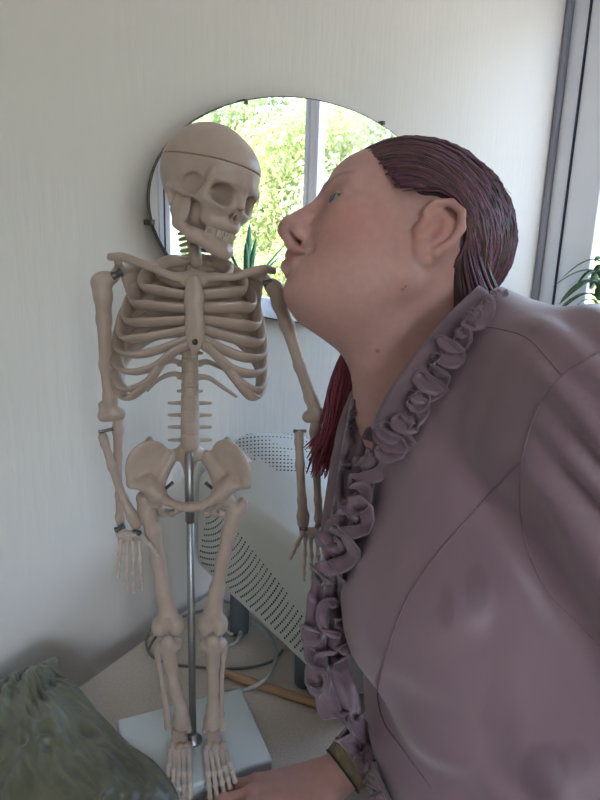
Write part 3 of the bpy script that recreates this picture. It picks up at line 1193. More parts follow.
def f_tib(xt, xa):
    def fn(s):
        ellp(s, (xt - 7, 644, 3), (8.5, 9.5, 6.5), 5)
        ellp(s, (xt + 7, 644, 3), (8.5, 9.5, 6.5), 5)
        ellp(s, (xt, 642, 10), (8, 6, 9), 4)
        chp(s, [(xt, 650, 4, 9), (xt + (xa - xt) * .2, 664, 4, 7.2), (xt + (xa - xt) * .6, 690, 4, 6.2), (xa, 708, 4, 6.8), (xa, 718, 4, 9), (xa, 723, 4, 9)], 5)
        rcp(s, (xa + (6 if xa < 195 else -6), 722, 4, 4), (xa + (8 if xa < 195 else -8), 730, 4, 3.5), 3)
    return fn


bone('tibia', f_tib(168, 181))
bone('tibia', f_tib(213, 213))
longbone('fibula', [(157, 648, -3, 4.6), (158, 656, -3, 3.2), (163, 690, -2, 2.8), (167, 714, 0, 4), (168, 727, 0, 4.4)])
longbone('fibula', [(224, 648, -3, 4.6), (223, 656, -3, 3.2), (221, 690, -2, 2.8), (221, 714, 0, 4), (222, 727, 0, 4.4)])


def foot(ax, tarsus, toes):
    ft = thing_part('foot', ax, 735)
    def fa(s):
        ellp(s, (ax, 731, 0), (9, 11, 6.5), 3)
        rcp(s, (ax, 736, -10, 8), (ax + tarsus[0] * .0, 740, -22, 8), 4)
        ellp(s, (ax + tarsus[0] * .3, 740, 10), (10, 9, 6.5), 3)
        ellp(s, (ax + tarsus[0] * .5 - 7, 748, 20), (5.5, 7, 6), 2)
        ellp(s, (ax + tarsus[0] * .5, 748, 21), (5.5, 7, 6), 2)
        ellp(s, (ax + tarsus[0] * .5 + 8, 747, 19), (5.5, 7, 6), 2)
        ellp(s, (ax + 2, 736, 16), (3.2, 4, 3), 1.5, 's')
    bone('tarsals', fa, 0.0010, 'bone', ft)
    for (x0_, y0_, d0, x1_, y1_, d1) in toes:
        def ff(s, a=(x0_, y0_, d0), b=(x1_, y1_, d1)):
            fr = [0, .52, .78, 1.0]
            arc = [0, 2.2, 1.2, 0]
            pts = [between(a, b, t) for t in fr]
            pts = [(p[0], p[1] - q, p[2]) for p, q in zip(pts, arc)]
            for i in range(3):
                rk = 3.9 - 0.3 * i
                m_ = between(pts[i], pts[i + 1], .5)
                rcp(s, pts[i] + (rk,), m_ + (rk * .62,), 1.5)
                rcp(s, m_ + (rk * .62,), pts[i + 1] + (rk * .9,), 1.5)
        bone('toe', ff, 0.0008, 'bone_pale', ft)


foot(179, (2, 0), [(171, 751, 24, 166, 786, 62), (175, 752, 25, 172, 793, 68), (179, 752, 26, 178, 797, 71), (184, 752, 26, 184, 798, 73), (189, 751, 25, 190, 797, 74)])
foot(213, (4, 0), [(206, 752, 25, 210, 798, 74), (211, 753, 26, 217, 797, 73), (216, 753, 26, 224, 793, 70), (221, 752, 25, 230, 788, 66), (225, 750, 23, 235, 781, 60)])


# ---- joint screws
def screw(a, b, r):
    p = np.array([S(*a), S(*b)])
    mk('screw', *tube(np.array([p[0], p[0] * .9 + p[1] * .1, p[0] * .1 + p[1] * .9, p[1]]), np.array([r * 1.3, r, r, r * 1.3]) * SK, 10), M['screw'], skel)


screw((195, 342, 36), (195, 342, 44), 2.2)
screw((113, 276, 8), (121, 272, 8), 3.6)
screw((264, 284, 8), (272, 282, 8), 3.2)
screw((99, 432, 6), (113, 429, 2), 1.8)
screw((294, 431, 6), (306, 431, 2), 1.7)
screw((116, 530, 5), (124, 526, 5), 2.8)
screw((135, 531, 8), (139, 533, 16), 2.4)
screw((301, 528, 8), (306, 529, 14), 2.2)
screw((316, 526, 4), (323, 526, 8), 1.8)
screw((164, 490, 2), (172, 483, 8), 1.8)
screw((214, 490, 2), (206, 483, 8), 1.8)

# ---- skull
SKS = 0.605
s_yaw, s_pitch, s_roll = math.radians(53), math.radians(20), math.radians(3)


def camaxes():
    """room-frame vectors: camera right, camera up, towards camera"""
    return Rw[:, 0], -Rw[:, 1], -Rw[:, 2]


cr_, cu_, ct_ = camaxes()
# skull axes: forward, left, up  (start facing the camera)
fwd, up_ = ct_.copy(), cu_.copy()


def rotv(v, ax, an):
    ax = ax / np.linalg.norm(ax)
    return v * math.cos(an) + np.cross(ax, v) * math.sin(an) + ax * (ax @ v) * (1 - math.cos(an))


fwd = rotv(fwd, cu_, s_yaw)                    # turn to the right of the photo
left = np.cross(up_, fwd)
fwd = rotv(fwd, left, s_pitch)
up_ = rotv(up_, left, s_pitch)
up_ = rotv(up_, ct_, -s_roll)
fwd = rotv(fwd, ct_, -s_roll)
left = np.cross(up_, fwd)
SR = np.stack([fwd, left, up_], 1)
SO = S(202, 199, -2)


def skull_w(v):
    v = np.array(v, float)
    v[:, 2] = np.where(v[:, 2] > 0, v[:, 2] * 1.02, v[:, 2] * 0.84)
    return (v * SKS) @ SR.T + SO


def skull_base(s):
    s.ell((-.005, 0, .052), (.090, .073, .074), .01)
    s.ell((-.030, 0, .035), (.058, .064, .055), .02)
    s.ell((.052, 0, .056), (.046, .054, .046), .02)
    s.ell((-.01, 0, 0), (.06, .05, .025), .02)


def f_skull(s):
    skull_base(s)
    for g in (-1, 1):
        s.rc((.088, g * .012, .036), (.072, g * .049, .034), .011, .009, .012)      # brow
        s.rc((.070, g * .051, .034), (.062, g * .052, .002), .0075, .008, .008)       # outer orbit
        s.rc((.062, g * .050, .000), (.080, g * .025, -.006), .011, .009, .010)      # cheekbone
        s.chain([(.056, g * .054, -.002), (.03, g * .066, -.004), (.004, g * .067, .000), (-.006, g * .062, .003)], [.008, .0055, .0055, .007], .006)
        s.rc((-.012, g * .054, -.004), (-.008, g * .052, -.03), .014, .007, .01)      # mastoid
        s.rc((.066, g * .038, -.008), (.062, g * .028, -.036), .012, .014, .012)
    s.ell((.066, 0, -.036), (.034, .030, .024), .014)                                 # upper jaw
    s.ell((.058, 0, 0), (.04, .042, .03), .014)
    s.rc((.092, 0, .030), (.101, 0, .004), .008, .006, .008)                          # nasal bones
    for g in (-1, 1):
        s.ell((.092, g * .032, .014), (.046, .0185, .0165), .005, 's')                # orbits
        s.ell((.034, g * .059, .012), (.022, .0088, .020), .006, 's')
        s.ell((.036, g * .056, -.006), (.014, .0070, .014), .004, 's')                 # temple hollow
        s.rc((.096, g * .0055, -.021), (.100, g * .003, -.004), .0085, .006, .003, 's')
        s.rc((.080, g * .0055, -.019), (.085, g * .003, -.006), .0075, .005, .003, 's')
    s.ell((.01, 0, -.035), (.055, .035, .022), .01, 's')
    s.ell((.026, 0, -.030), (.036, .040, .040), .008)


HC = .056                                                                              # saw line of the cap
tilt = np.array([-.10, 0, 1.0])


def f_low(s):
    f_skull(s)
    s.half((0, 0, HC - .0004), tilt)


def f_cap(s):
    skull_base(s)
    for g in (-1, 1):
        s.rc((.088, g * .012, .036), (.072, g * .049, .034), .011, .009, .012)
    s.half((0, 0, HC + .0004), -tilt)


def f_jaw(s):
    for g in (-1, 1):
        s.chain([(.004, g * .052, -.006), (.006, g * .051, -.04), (.016, g * .047, -.064)], [.0075, .010, .010], .008)
        s.rc((.022, g * .052, -.012), (.022, g * .049, -.05), .006, .009, .01)
        s.ell((.016, g * .050, -.034), (.020, .0062, .036), .006)
        s.chain([(.016, g * .047, -.064), (.05, g * .036, -.078), (.080, g * .014, -.086), (.084, 0, -.088)], [.010, .011, .0125, .013], .008)
        s.chain([(.045, g * .036, -.066), (.074, g * .022, -.068), (.085, 0, -.070)], [.007, .007, .0075], .008)
    s.ell((.089, 0, -.092), (.010, .016, .010), .008)


def skbuild(name, fn, h, m, parent, label=None):
    s = SDF(h)
    fn(s)
    v, f = s.mesh(lo=(-.12, -.09, -.12), hi=(.12, .09, .14))
    return mk(name, skull_w(v), f, M[m], parent, label=label)


skl = skbuild('skull', f_low, .0017, 'bone', skel)
skbuild('skull_cap', f_cap, .0017, 'bone', skl)
jaw = skbuild('jaw', f_jaw, .0016, 'bone', skl)
tt = MB()
for g in (-1, 1):
    for i in range(7):
        for (row, zt) in ((0, -.0535), (1, -.0620)):
            t = (i + .5) / 7
            an = t * math.radians(74)
            cxx = .057 + (.036 - .002 * row) * math.cos(an)
            cyy = g * (.031 - .001 * row) * math.sin(an)
            w_ = .0027 + .0005 * t
            ca, sa = math.cos(an), g * math.sin(an)
            bv, bf = box((-.0035, -w_, -.0046), (.0035, w_, .0046), .0011)
            bv = np.stack([bv[:, 0] * ca - bv[:, 1] * sa + cxx, bv[:, 0] * sa + bv[:, 1] * ca + cyy, bv[:, 2] + zt - .004 * t * (1 if row else -.6) * 0], 1)
            tt.add((skull_w(bv), bf))
tt.build('teeth', M['teeth'], skl, smooth=False)

# ================================================================== PERSON leaning in from the right
HT = math.radians(24)
hx = -math.cos(HT) * cr_ + math.sin(HT) * cu_
hz = math.sin(HT) * cr_ + math.cos(HT) * cu_
hy = ct_.copy()
HR = np.stack([hx, hy, hz], 1)
_yw, _rl = math.radians(7), math.radians(15)
HR = np.stack([rotv(HR[:, i], hz, _yw) for i in range(3)], 1)
HR = np.stack([rotv(HR[:, i], HR[:, 0], _rl) for i in range(3)], 1)
HS = 0.94
HO = P(279, 226, 0.612) - HS * (HR @ np.array([.129, 0, -.022]))      # nose tip where the photo shows it


def H2W(v):
    return np.asarray(v, float) * HS @ HR.T + HO


def W2H(v):
    return (np.asarray(v, float) - HO) @ HR / HS


def PH(px, py, Y):
    return W2H(P(px, py, Y))


def colattr(o, cols, name='tint'):
    a = o.data.color_attributes.new(name, 'FLOAT_COLOR', 'POINT')
    c = np.ones((len(o.data.vertices), 4), np.float32)
    c[:, :3] = cols
    a.data.foreach_set('color', c.ravel())


per_base = W((0.42, 0.50, 0))
per = thing('person', (per_base[0], per_base[1], 0), 'person in a ruffled mauve blouse leaning in to kiss the skeleton', 'person')
M['skin'] = mat('skin', (1, 1, 1), 0.5, attr='tint', rgb2=(0.95, 0.93, 0.92), nscale=120, sub=0.25, bump=0.06, bscale=700)
M['skin'].node_tree.nodes['Principled BSDF'].inputs['Specular IOR Level'].default_value = 0.35


def f_head(s):
    s.ell((-.004, 0, .042), (.091, .072, .078), .01)
    s.ell((.046, 0, .051), (.056, .061, .053), .02)
    s.ell((.046, 0, -.015), (.054, .062, .07), .02)
    s.ell((.046, 0, -.056), (.046, .050, .036), .02)
    for g in (-1, 1):
        s.ell((.046, g * .040, -.034), (.036, .030, .040), .02)
        s.rc((.004, g * .050, -.044), (.068, g * .022, -.076), .024, .020, .02)
        s.rc((.090, g * .012, .032), (.076, g * .046, .034), .013, .012, .012)
        s.ell((.066, g * .044, .000), (.022, .018, .016), .014)
    s.ell((.080, 0, -.080), (.019, .022, .016), .012)
    s.ell((.024, 0, -.076), (.046, .046, .030), .03)
    # nose
    s.rc((.096, 0, .024), (.1155, 0, -.014), .008, .0115, .009)
    s.ell((.1175, 0, -.021), (.0125, .0125, .0115), .006)
    for g in (-1, 1):
        s.ell((.107, g * .0145, -.025), (.0115, .0075, .0095), .005)
    s.rc((.116, 0, -.030), (.106, 0, -.037), .0055, .006, .004)
    # lips
    s.ell((.078, 0, -.052), (.022, .030, .026), .012)
    for g in (-1, 1):
        s.chain([(.1045, g * .003, -.046), (.101, g * .014, -.0485), (.090, g * .027, -.0525)], [.0068, .0058, .003], .004)
        s.chain([(.1030, 0, -.0590), (.098, g * .014, -.0580), (.090, g * .025, -.0540)], [.0075, .0062, .003], .004)
    # eye sockets
    for g in (-1, 1):
        s.ell((.099, g * .030, .013), (.013, .020, .0115), .012, 's')
        s.ell((.0775, g * .033, .0125), (.0165, .0185, .0155), .003)                   # lids around the eyeball
        s.ell((.0945, g * .036, .0115), (.014, .0200, .0052), .002, 's')               # opening between the lids
        s.chain([(.100, g * .020, .019), (.096, g * .034, .0225), (.084, g * .046, .018)], .0011, .002, 's')
    for g in (-1, 1):
        s.ell((.1115, g * .0105, -.0330), (.0072, .0050, .0058), .0012, 's')
        s.chain([(.113, 0, -.0525), (.106, g * .012, -.0530), (.093, g * .026, -.0525), (.080, g * .037, -.0490)], [.0022, .0020, .0018, .0012], .002, 's')
        s.chain([(.104, g * .021, -.022), (.096, g * .030, -.036), (.088, g * .035, -.050)], [.0016, .0018, .001], .008, 's')
    # ears
    for g in (-1, 1):
        def E_(p, q, o):
            return (p - .006, g * (.068 + o + max(0, -p) * .22), q)
        hel = [E_(.006, .006, .006), E_(.011, .018, .005), E_(.006, .030, .007), E_(-.008, .035, .010), E_(-.020, .028, .011), E_(-.025, .012, .010), E_(-.021, -.006, .008), E_(-.012, -.019, .005)]
        for t in np.linspace(0, 1, 8):
            s.rc(E_(.006 - .028 * t, .028 - .010 * t, .003), E_(.003 - .018 * t, -.018 + .006 * t, .000), .0036, .0036, .003)
        s.chain([(a_, b_ + g * .0035, c_) for a_, b_, c_ in hel], [.0032, .0034, .0036, .0038, .0038, .0038, .0036, .0042], .0015)
        s.chain([E_(-.001, .026, .007), E_(-.011, .017, .009), E_(-.0135, .002, .008), E_(-.006, -.010, .006)], [.0026, .003, .003, .003], .002)
        s.ell(E_(-.003, -.023, .003), (.0085, .0042, .0090), .004)
        s.ell(E_(.010, .000, .006), (.0038, .0036, .0062), .003)
        s.ell(E_(-.001, .002, .010), (.0075, .0075, .0095), .003, 's')
        s.ell(E_(-.003, -.004, .009), (.006, .006, .007), .003, 's')


def f_bust(s):
    f_head(s)
    # neck and upper chest (points taken from the photo, then into the head frame)
    q = 1 / HS
    s.rc(PH(420, 268, .625), PH(436, 415, .610), .058 * q, .066 * q, .03)
    s.rc(PH(374, 310, .62), PH(412, 392, .61), .036 * q, .054 * q, .04)
    s.rc(PH(442, 305, .63), PH(476, 420, .61), .044 * q, .064 * q, .03)
    s.rc(PH(424, 420, .605), PH(450, 540, .585), .060 * q, .075 * q, .04)
    s.rc(PH(450, 540, .585), PH(600, 800, .54), .075 * q, .10 * q, .04)
    # shoulders and arms inside the sleeves
    s.rc(PH(470, 430, .61), PH(470, 440, .70), .055 * q, .050 * q, .03)
    s.rc(PH(470, 440, .70), PH(500, 640, .79), .048 * q, .042 * q, .02)
    s.rc(PH(480, 430, .59), PH(590, 425, .45), .055 * q, .055 * q, .03)
    s.chain([PH(600, 425, .435), W2H(NE)], [.055 * q, .042 * q], .02)
    arms(s)


# far arm and hand resting on the table
hw = G(322, 785, TZ + 0.034)
fdir = RZ @ np.array([-0.96, -0.28, 0.0])
fdir /= np.linalg.norm(fdir)
far_ = np.array([fdir[1], -fdir[0], 0])                        # away from the lens, little finger side
if far_ @ (RZ @ np.array([0, 1.0, 0])) < 0:
    far_ = -far_
zz_ = np.array([0, 0, 1.0])


def hp(f_, l_, z_):
    """hand coordinates: along the fingers, towards the little finger, height above the table"""
    q = hw + fdir * f_ + far_ * l_
    return np.array([q[0], q[1], TZ + z_])


elbow = P(500, 650, .79)
NE, NW = W((0.50, 0.31, -0.50)), W((0.46, 0.33, -0.70))
kn = [(.082, -.034, .030), (.090, -.012, .033), (.086, .010, .031), (.076, .030, .026)]
ln = [.072, .080, .074, .058]


def arms(s0):
    q = 1 / HS

    class A_:
        def rc(self, a, b, ra, rb, k):
            s0.rc(W2H(a), W2H(b), ra * q, rb * q, k)

        def chain(self, pts, rs, k):
            s0.chain([W2H(p) for p in pts], [r * q for r in rs], k)

        def ell(self, c, r, k):
            s0.ell(W2H(c), np.array(r) * q, k)
    s = A_()
    s.rc(hp(-.01, 0, .036), hp(-.10, .022, .085), .024, .031, .012)
    s.rc(hp(-.10, .022, .085), elbow, .031, .042, .012)
    for (f_, l_, z_), L in zip(kn, ln):
        s.rc(hp(0, l_ * .55, .034), hp(f_, l_, z_), .0165, .0105, .014)
    for i, ((f_, l_, z_), L) in enumerate(zip(kn, ln)):
        spread = (l_ + .002) * .22
        a0_ = hp(f_, l_, z_)
        a1_ = hp(f_ + L * .45, l_ + spread * .5, z_ - .002)
        a2_ = hp(f_ + L * .76, l_ + spread * .8, .0165)
        a3_ = hp(f_ + L * 1.0, l_ + spread, .0095)
        s.chain([a0_, a1_, a2_, a3_], [.0098, .0085, .0078, .0066], .003)
        s.ell(a0_ + zz_ * .002, (.010, .010, .009), .006)
        s.ell(a1_ + zz_ * .001, (.0088, .0088, .0084), .003)
    s.chain([hp(.012, -.026, .026), hp(.045, -.052, .020), hp(.072, -.062, .014), hp(.094, -.066, .0105)], [.016, .0125, .0100, .0080], .008)
    # near forearm and hand hanging outside the picture
    s.rc(NE, NW, .040, .026, .01)
    dn_ = (NW - NE) / np.linalg.norm(NW - NE)
    sd_ = RZ @ np.array([0.25, 0.97, 0.0])
    inw = RZ @ np.array([-1.0, 0, 0])
    for i, o in enumerate((-.030, -.010, .010, .029)):
        b0_ = NW + dn_ * .085 + sd_ * o
        s.rc(NW + sd_ * o * .5, b0_, .016, .012, .012)
        L = (.062, .07, .066, .052)[i]
        s.chain([b0_, b0_ + dn_ * L * .5 + inw * .006, b0_ + dn_ * L * .8 + inw * .018, b0_ + dn_ * L + inw * .032], [.0098, .009, .008, .007], .003)
    s.chain([NW + sd_ * .02 + dn_ * .02, NW + sd_ * .045 + dn_ * .055, NW + sd_ * .05 + dn_ * .09], [.015, .012, .009], .008)


s = SDF(.0021)
f_bust(s)
bv_, bf_ = s.mesh()
loc = bv_.copy()
skin = np.array([0.62, 0.365, 0.315])
cols = np.tile(skin, (len(loc), 1))


def blend(mask, c):
    global cols
    cols = cols * (1 - mask[:, None]) + np.array(c) * mask[:, None]


def soft(c, r, p=loc):
    q = (p - np.array(c)) / np.array(r)
    return np.clip(1.25 - np.sqrt((q * q).sum(1)), 0, 1)


for g in (-1, 1):
    blend(0.50 * soft((.062, g * .058, -.022), (.045, .04, .034)), (0.60, 0.25, 0.23))
    blend(0.45 * soft((-.01, g * .085, .005), (.028, .02, .036)), (0.62, 0.28, 0.24))
blend(0.35 * soft((.122, 0, -.022), (.018, .018, .016)), (0.58, 0.27, 0.25))
lipm = np.clip(soft((.104, 0, -.0530), (.012, .027, .0115)) * 2.2, 0, 1)
blend(0.7 * lipm, (0.44, 0.19, 0.19))
for g in (-1, 1):
    for t in np.linspace(0, 1, 9):
        c = np.array((.101, g * .016, .031)) * (1 - t) + np.array((.080, g * .052, .036)) * t + np.array((.002, 0, .006)) * math.sin(math.pi * t)
        blend(0.30 * np.clip(soft(c, (.009, .006, .0036)) * 1.6, 0, 1), (0.22, 0.13, 0.10))
for (c, r) in ((PH(367, 367, .53), .0022), (PH(412, 302, .52), .0014), (PH(418, 301, .52), .0012)):
    d_ = np.linalg.norm(loc - c, axis=1)
    j = np.argmin(d_)
    dm = np.linalg.norm(loc - loc[j], axis=1)
    blend(0.75 * np.clip(1.4 - dm / r, 0, 1), (0.14, 0.07, 0.05))
wv_ = H2W(bv_)
dh_ = np.linalg.norm(wv_ - hp(.03, 0, .03), axis=1)
blend(np.clip(1.6 - dh_ / .12, 0, 1), (0.50, 0.28, 0.235))
for (f_, l_, z_), L in zip(kn, ln):
    for q in (hp(f_, l_, z_ + .010), hp(f_ + L * .45, l_ * 1.1, z_ + .006)):
        blend(np.clip(1.2 - np.linalg.norm(wv_ - q, axis=1) / .010, 0, 1) * .4, (.54, .25, .22))
body = mk('body', wv_, bf_, M['skin'], per)
colattr(body, cols)

# ---- eyes
M['eye'] = mat('eye_white', (0.46, 0.41, 0.39), 0.2, noise=0.05)
M['iris'] = mat('grey_blue_iris', (0.09, 0.11, 0.12), 0.1, noise=0.4, nscale=900)
M['lash'] = mat('dark_lash', (0.03, 0.02, 0.02), 0.7, noise=0.1)
for g in (-1, 1):
    c = np.array((.0775, g * .033, .0122))
    vs, fs = [], []
    for i in range(13):
        for j in range(24):
            a, b = math.pi * i / 12, 2 * math.pi * j / 24
            vs.append(c + .0148 * np.array((math.cos(a), math.sin(a) * math.cos(b), math.sin(a) * math.sin(b))))
    for i in range(12):
        for j in range(24):
            fs.append((i * 24 + j, i * 24 + (j + 1) % 24, (i + 1) * 24 + (j + 1) % 24, (i + 1) * 24 + j))
    ey = mk('eye', H2W(vs), fs, M['eye'], per)
    gz = np.array((math.cos(.28), math.sin(.28), -.02))              # gaze
    gu = np.array((0, 0, 1.0))
    gs = np.cross(gu, gz)
    vs, fs = [c + gz * .0154], []
    for i in range(1, 5):
        for j in range(20):
            a, b = i * 0.095, 2 * math.pi * j / 20
            vs.append(c + .0153 * (gz * math.cos(a) + math.sin(a) * (math.cos(b) * gs + math.sin(b) * gu)))
    for j in range(20):
        fs.append((0, 1 + j, 1 + (j + 1) % 20))
    for i in range(3):
        for j in range(20):
            fs.append((1 + i * 20 + j, 1 + i * 20 + (j + 1) % 20, 1 + (i + 1) * 20 + (j + 1) % 20, 1 + (i + 1) * 20 + j))
    mk('iris', H2W(vs), fs, M['iris'], ey)
    mk('eyelash', H2W(tube(spline([(.0895, g * .020, .0140), (.0925, g * .032, .0162), (.0860, g * .046, .0130)], 14), .0007, 5)[0]),
       tube(spline([(.0895, g * .020, .0140), (.0925, g * .032, .0162), (.0860, g * .046, .0130)], 14), .0007, 5)[1], M['lash'], ey)

# ---- hair
M['hair'] = mat('red_purple_hair', (1, 1, 1), 0.45, attr='tint', rgb2=(0.8, 0.78, 0.78), nscale=60, spec=0.5)
HC_, HRr = np.array((-.012, 0, .046)), np.array((.103, .084, .092))


def f_hair(s):
    s.ell(HC_, HRr * .970, .01)
    s.rc((-.045, 0, .035), (-.072, .000, -.055), .056, .034, .03)
    s.rc((-.072, .000, -.055), (-.078, -.045, -.090), .034, .026, .02)
    s._add(lambda p: -((p[..., 0] - 0.93 * (p[..., 2] - 0.012))) + 0.020, [-9] * 3, [9] * 3, .010, 's')
    for g in (-1, 1):
        s.ell((-.004, g * .094, .002), (.042, .036, .049), .008, 's')
        s.ell((.055, g * .080, .020), (.045, .034, .030), .010, 's')
    s.ell((.04, 0, -.09), (.075, .07, .08), .01, 's')


s = SDF(.0028)
f_hair(s)
hv_, hf_ = s.mesh(lo=(-.17, -.11, -.18), hi=(.12, .11, .17))
cap_bvh = BVHTree.FromPolygons([tuple(v) for v in hv_], hf_)
hm = MB()
hm.add((H2W(hv_), hf_))
hcol = [np.tile((0.050, 0.026, 0.034), (len(hv_), 1))]
cpal = np.array([(0.150, 0.048, 0.090), (0.095, 0.035, 0.048), (0.190, 0.065, 0.115), (0.075, 0.036, 0.034), (0.125, 0.058, 0.050)])


def strand(pts, r0, c, seg=4):
    n = len(pts)
    t = np.linspace(0, 1, n)
    rr = r0 * (0.35 + 0.65 * np.sin(math.pi * np.clip(0.12 + .80 * t, 0, 1)))
    vf = tube(pts, rr, seg, cap=False)
    hm.add(vf)
    hcol.append(np.tile(c, (len(vf[0]), 1)))


def onhair(p, off):
    """push a head-frame point out to the hair surface"""
    q = p - HC_
    k0 = math.sqrt(((q / HRr) ** 2).sum())
    return HC_ + q / k0 * (1 + off / .1)


for i in range(1900):
    u = rng.random()
    side_ = 1 if rng.random() < 0.72 else -1
    # hairline from the middle of the forehead down to the temple above the ear
    z_ = .096 - .062 * u
    x_ = .93 * z_ + .004
    y_ = HRr[1] * math.sqrt(max(.02, 1 - ((x_ - HC_[0]) / HRr[0]) ** 2 - ((z_ - HC_[2]) / HRr[2]) ** 2))
    st = onhair(np.array((x_, side_ * y_ * (min(1, .1 + u * 3) if u < .3 else 1), z_)) + rng.normal(0, .0022, 3), -.002)
    endz = -.050 - .080 * rng.random()
    en = np.array((-.140 + .060 * rng.random() ** 2, side_ * (.004 + .050 * rng.random()), endz))
    mid = np.array((-.03 - .040 * (1 - u), side_ * (.02 + .075 * u), .125 - .065 * u))
    off = rng.random() * .005 - .0005
    pts = []
    for t in np.linspace(0, 1, 15):
        p = (1 - t) ** 2 * st + 2 * t * (1 - t) * mid + t * t * en
        k0 = math.sqrt((((p - HC_) / HRr) ** 2).sum())
        tgt = onhair(p, off)
        w_ = 1.0 if p[2] > .01 else max(0.0, 1 - (.01 - p[2]) / .05)
        p = tgt * w_ + p * (1 - w_)
        if abs(p[1]) > .045:                                   # tucked behind the ear
            e_ = np.array(((p[0] + .008) / .037, (p[2] - .003) / .043))
            le = np.linalg.norm(e_)
            if le < 1:
                e_ = e_ / (le + 1e-6)
                p = np.array((-.008 + .037 * e_[0], p[1] * .97, .003 + .043 * e_[1]))
        pts.append(p)
    pts = np.array(pts)
    pts += np.sin(np.linspace(0, 5, 15) + rng.random() * 6)[:, None] * rng.normal(0, .0008, 3)
    strand(H2W(pts), .0011 + .0005 * rng.random(), cpal[rng.integers(0, len(cpal))] * (0.75 + .6 * rng.random()))
# flyaway wisps along the crown
for i in range(70):
    u = rng.random()
    side_ = 1 if rng.random() < .5 else -1
    st = onhair(np.array((.07 - .12 * u, side_ * .02 * rng.random(), .14)), 0.0)
    d_ = np.array((-.045, side_ * .01 * rng.random(), .006 - .02 * u)) + rng.normal(0, .006, 3)
    pts = spline([st, st + d_ * .5 + np.array((0, 0, .004)), st + d_ + np.array((0, 0, .002 - .006 * rng.random()))], 8)
    strand(H2W(pts), .00035, cpal[2] * 1.2, 3)
# loose lock hanging on the far side of the neck
for i in range(420):
    a, b = rng.random(), rng.random()
    tipx, tipy = 310 + 40 * a + rng.normal(0, 4), 446 + 34 * rng.random() - 10 * abs(a - .4)
    yy = .640 + .035 * b
    pts = spline([P(400 + 20 * a, 285, yy), P(352 + 30 * a, 335, yy), P(332 + 36 * a + rng.normal(0, 2), 385, yy + rng.normal(0, .003)), P(324 + 36 * a + rng.normal(0, 3), 425, yy), P(tipx, tipy, yy)], 14)
    strand(pts, .0010 + .0004 * rng.random(), np.array((0.30, 0.055, 0.080)) * (0.5 + .9 * rng.random()))
hair = hm.build('hair', M['hair'], per, label='dark red purple hair swept back behind the ear')
colattr(hair, np.vstack(hcol))

# ---- blouse
M['blouse'] = mat('mauve_satin', (1, 1, 1), 0.46, attr='tint', rgb2=(0.90, 0.88, 0.90), nscale=18, bump=0.10, bscale=16, sheen=0.35, stretch=(1.0, 1.0, 0.45))
M['ruffle'] = mat('mauve_satin_ruffle', (0.235, 0.150, 0.180), 0.42, noise=0.18, nscale=40, sheen=0.35)
M['seam'] = mat('mauve_seam', (0.265, 0.170, 0.200), 0.5, noise=0.15, nscale=300)


def f_blouse(s):
    k = .06
    s.rc(P(478, 395, .575), P(500, 560, .555), .090, .125, k)
    s.ell(P(448, 600, .500), (.098, .098, .105), .07)
    s.ell(P(430, 596, .625), (.098, .098, .105), .07)
    s.rc(P(500, 560, .555), P(540, 770, .535), .125, .165, k)
    s.rc(P(540, 770, .535), W((.36, .50, -.66)), .165, .175, k)
    s.rc(P(570, 480, .56), P(640, 720, .54), .125, .155, k)
    # shoulders
    s.rc(P(482, 345, .555), P(560, 392, .465), .050, .066, .05)
    s.rc(P(470, 370, .60), P(470, 430, .70), .055, .066, .05)
    # near sleeve, gathered at the armhole
    s.rc(P(604, 422, .430), W((0.44, .325, -.40)), .082, .088, .035)
    s.rc(W((0.44, .325, -.40)), NE + np.array((0, 0, -.05)), .088, .060, .03)
    # far sleeve
    s.rc(P(472, 440, .70), P(500, 640, .79), .070, .060, .05)
    s.rc(P(500, 640, .79), hp(-.115, .025, .095), .056, .041, .03)
    # neck opening: everything above the collar line, and a slit down the front
    pa_, pb_, pc_ = P(492, 290, .56), P(374, 432, .56), P(374, 432, .70)
    nv = np.cross(pb_ - pa_, pc_ - pa_)
    if nv @ (P(400, 300, .56) - pa_) < 0:
        nv = -nv
    s.half(pa_, nv, .006)
    s.rc(P(372, 430, .575), P(322, 560, .556), .016, .006, .006, 's')


s = SDF(.0042)
f_blouse(s)
blv, blf = s.mesh()
# drapery: long soft folds falling from the shoulder and across the waist
lv_ = (blv - CAM) @ RZ                                          # view frame (row vectors)
nb = BVHTree.FromPolygons([tuple(v) for v in blv], blf)
tmp = bpy.data.meshes.new('tmp')
tmp.from_pydata(blv.tolist(), [], blf)
nrm = np.zeros((len(blv), 3))
tmp.vertex_normals.foreach_get('vector', nrm.ravel()) if False else None
nn = np.array([tuple(v.normal) for v in tmp.vertices])
cen = blv.mean(0)
bpy.data.meshes.remove(tmp)
X_, Y_, Z_ = lv_[:, 0], lv_[:, 1], lv_[:, 2]
ang = np.arctan2(X_ - 0.36, -(Y_ - 0.43))
slv = np.clip((X_ - 0.150) / 0.035, 0, 1) * np.clip((0.47 - Y_) / 0.05, 0, 1)
gath = slv * np.clip(1 - np.abs(Z_ + 0.11) / 0.14, 0, 1)
disp = 0.0070 * gath * np.sin((X_ * .79 + Z_ * .61) * 230 + 2 * np.sin(Z_ * 30 + X_ * 20))
disp += 0.0042 * slv * np.sin(X_ * 60 + Z_ * 46 + 1.5 * np.sin(Z_ * 22 + X_ * 18))
tor = 1 - slv
disp += tor * 0.0042 * np.sin(X_ * 52 + Z_ * 14 + 2.0 * np.sin(Z_ * 9)) * np.clip((-0.02 - Z_) / .1, 0, 1)
low = np.clip((-0.30 - Z_) / 0.10, 0, 1)
disp += tor * 0.0050 * low * np.sin(Z_ * 70 + X_ * 26 + 1.4 * np.sin(X_ * 17))
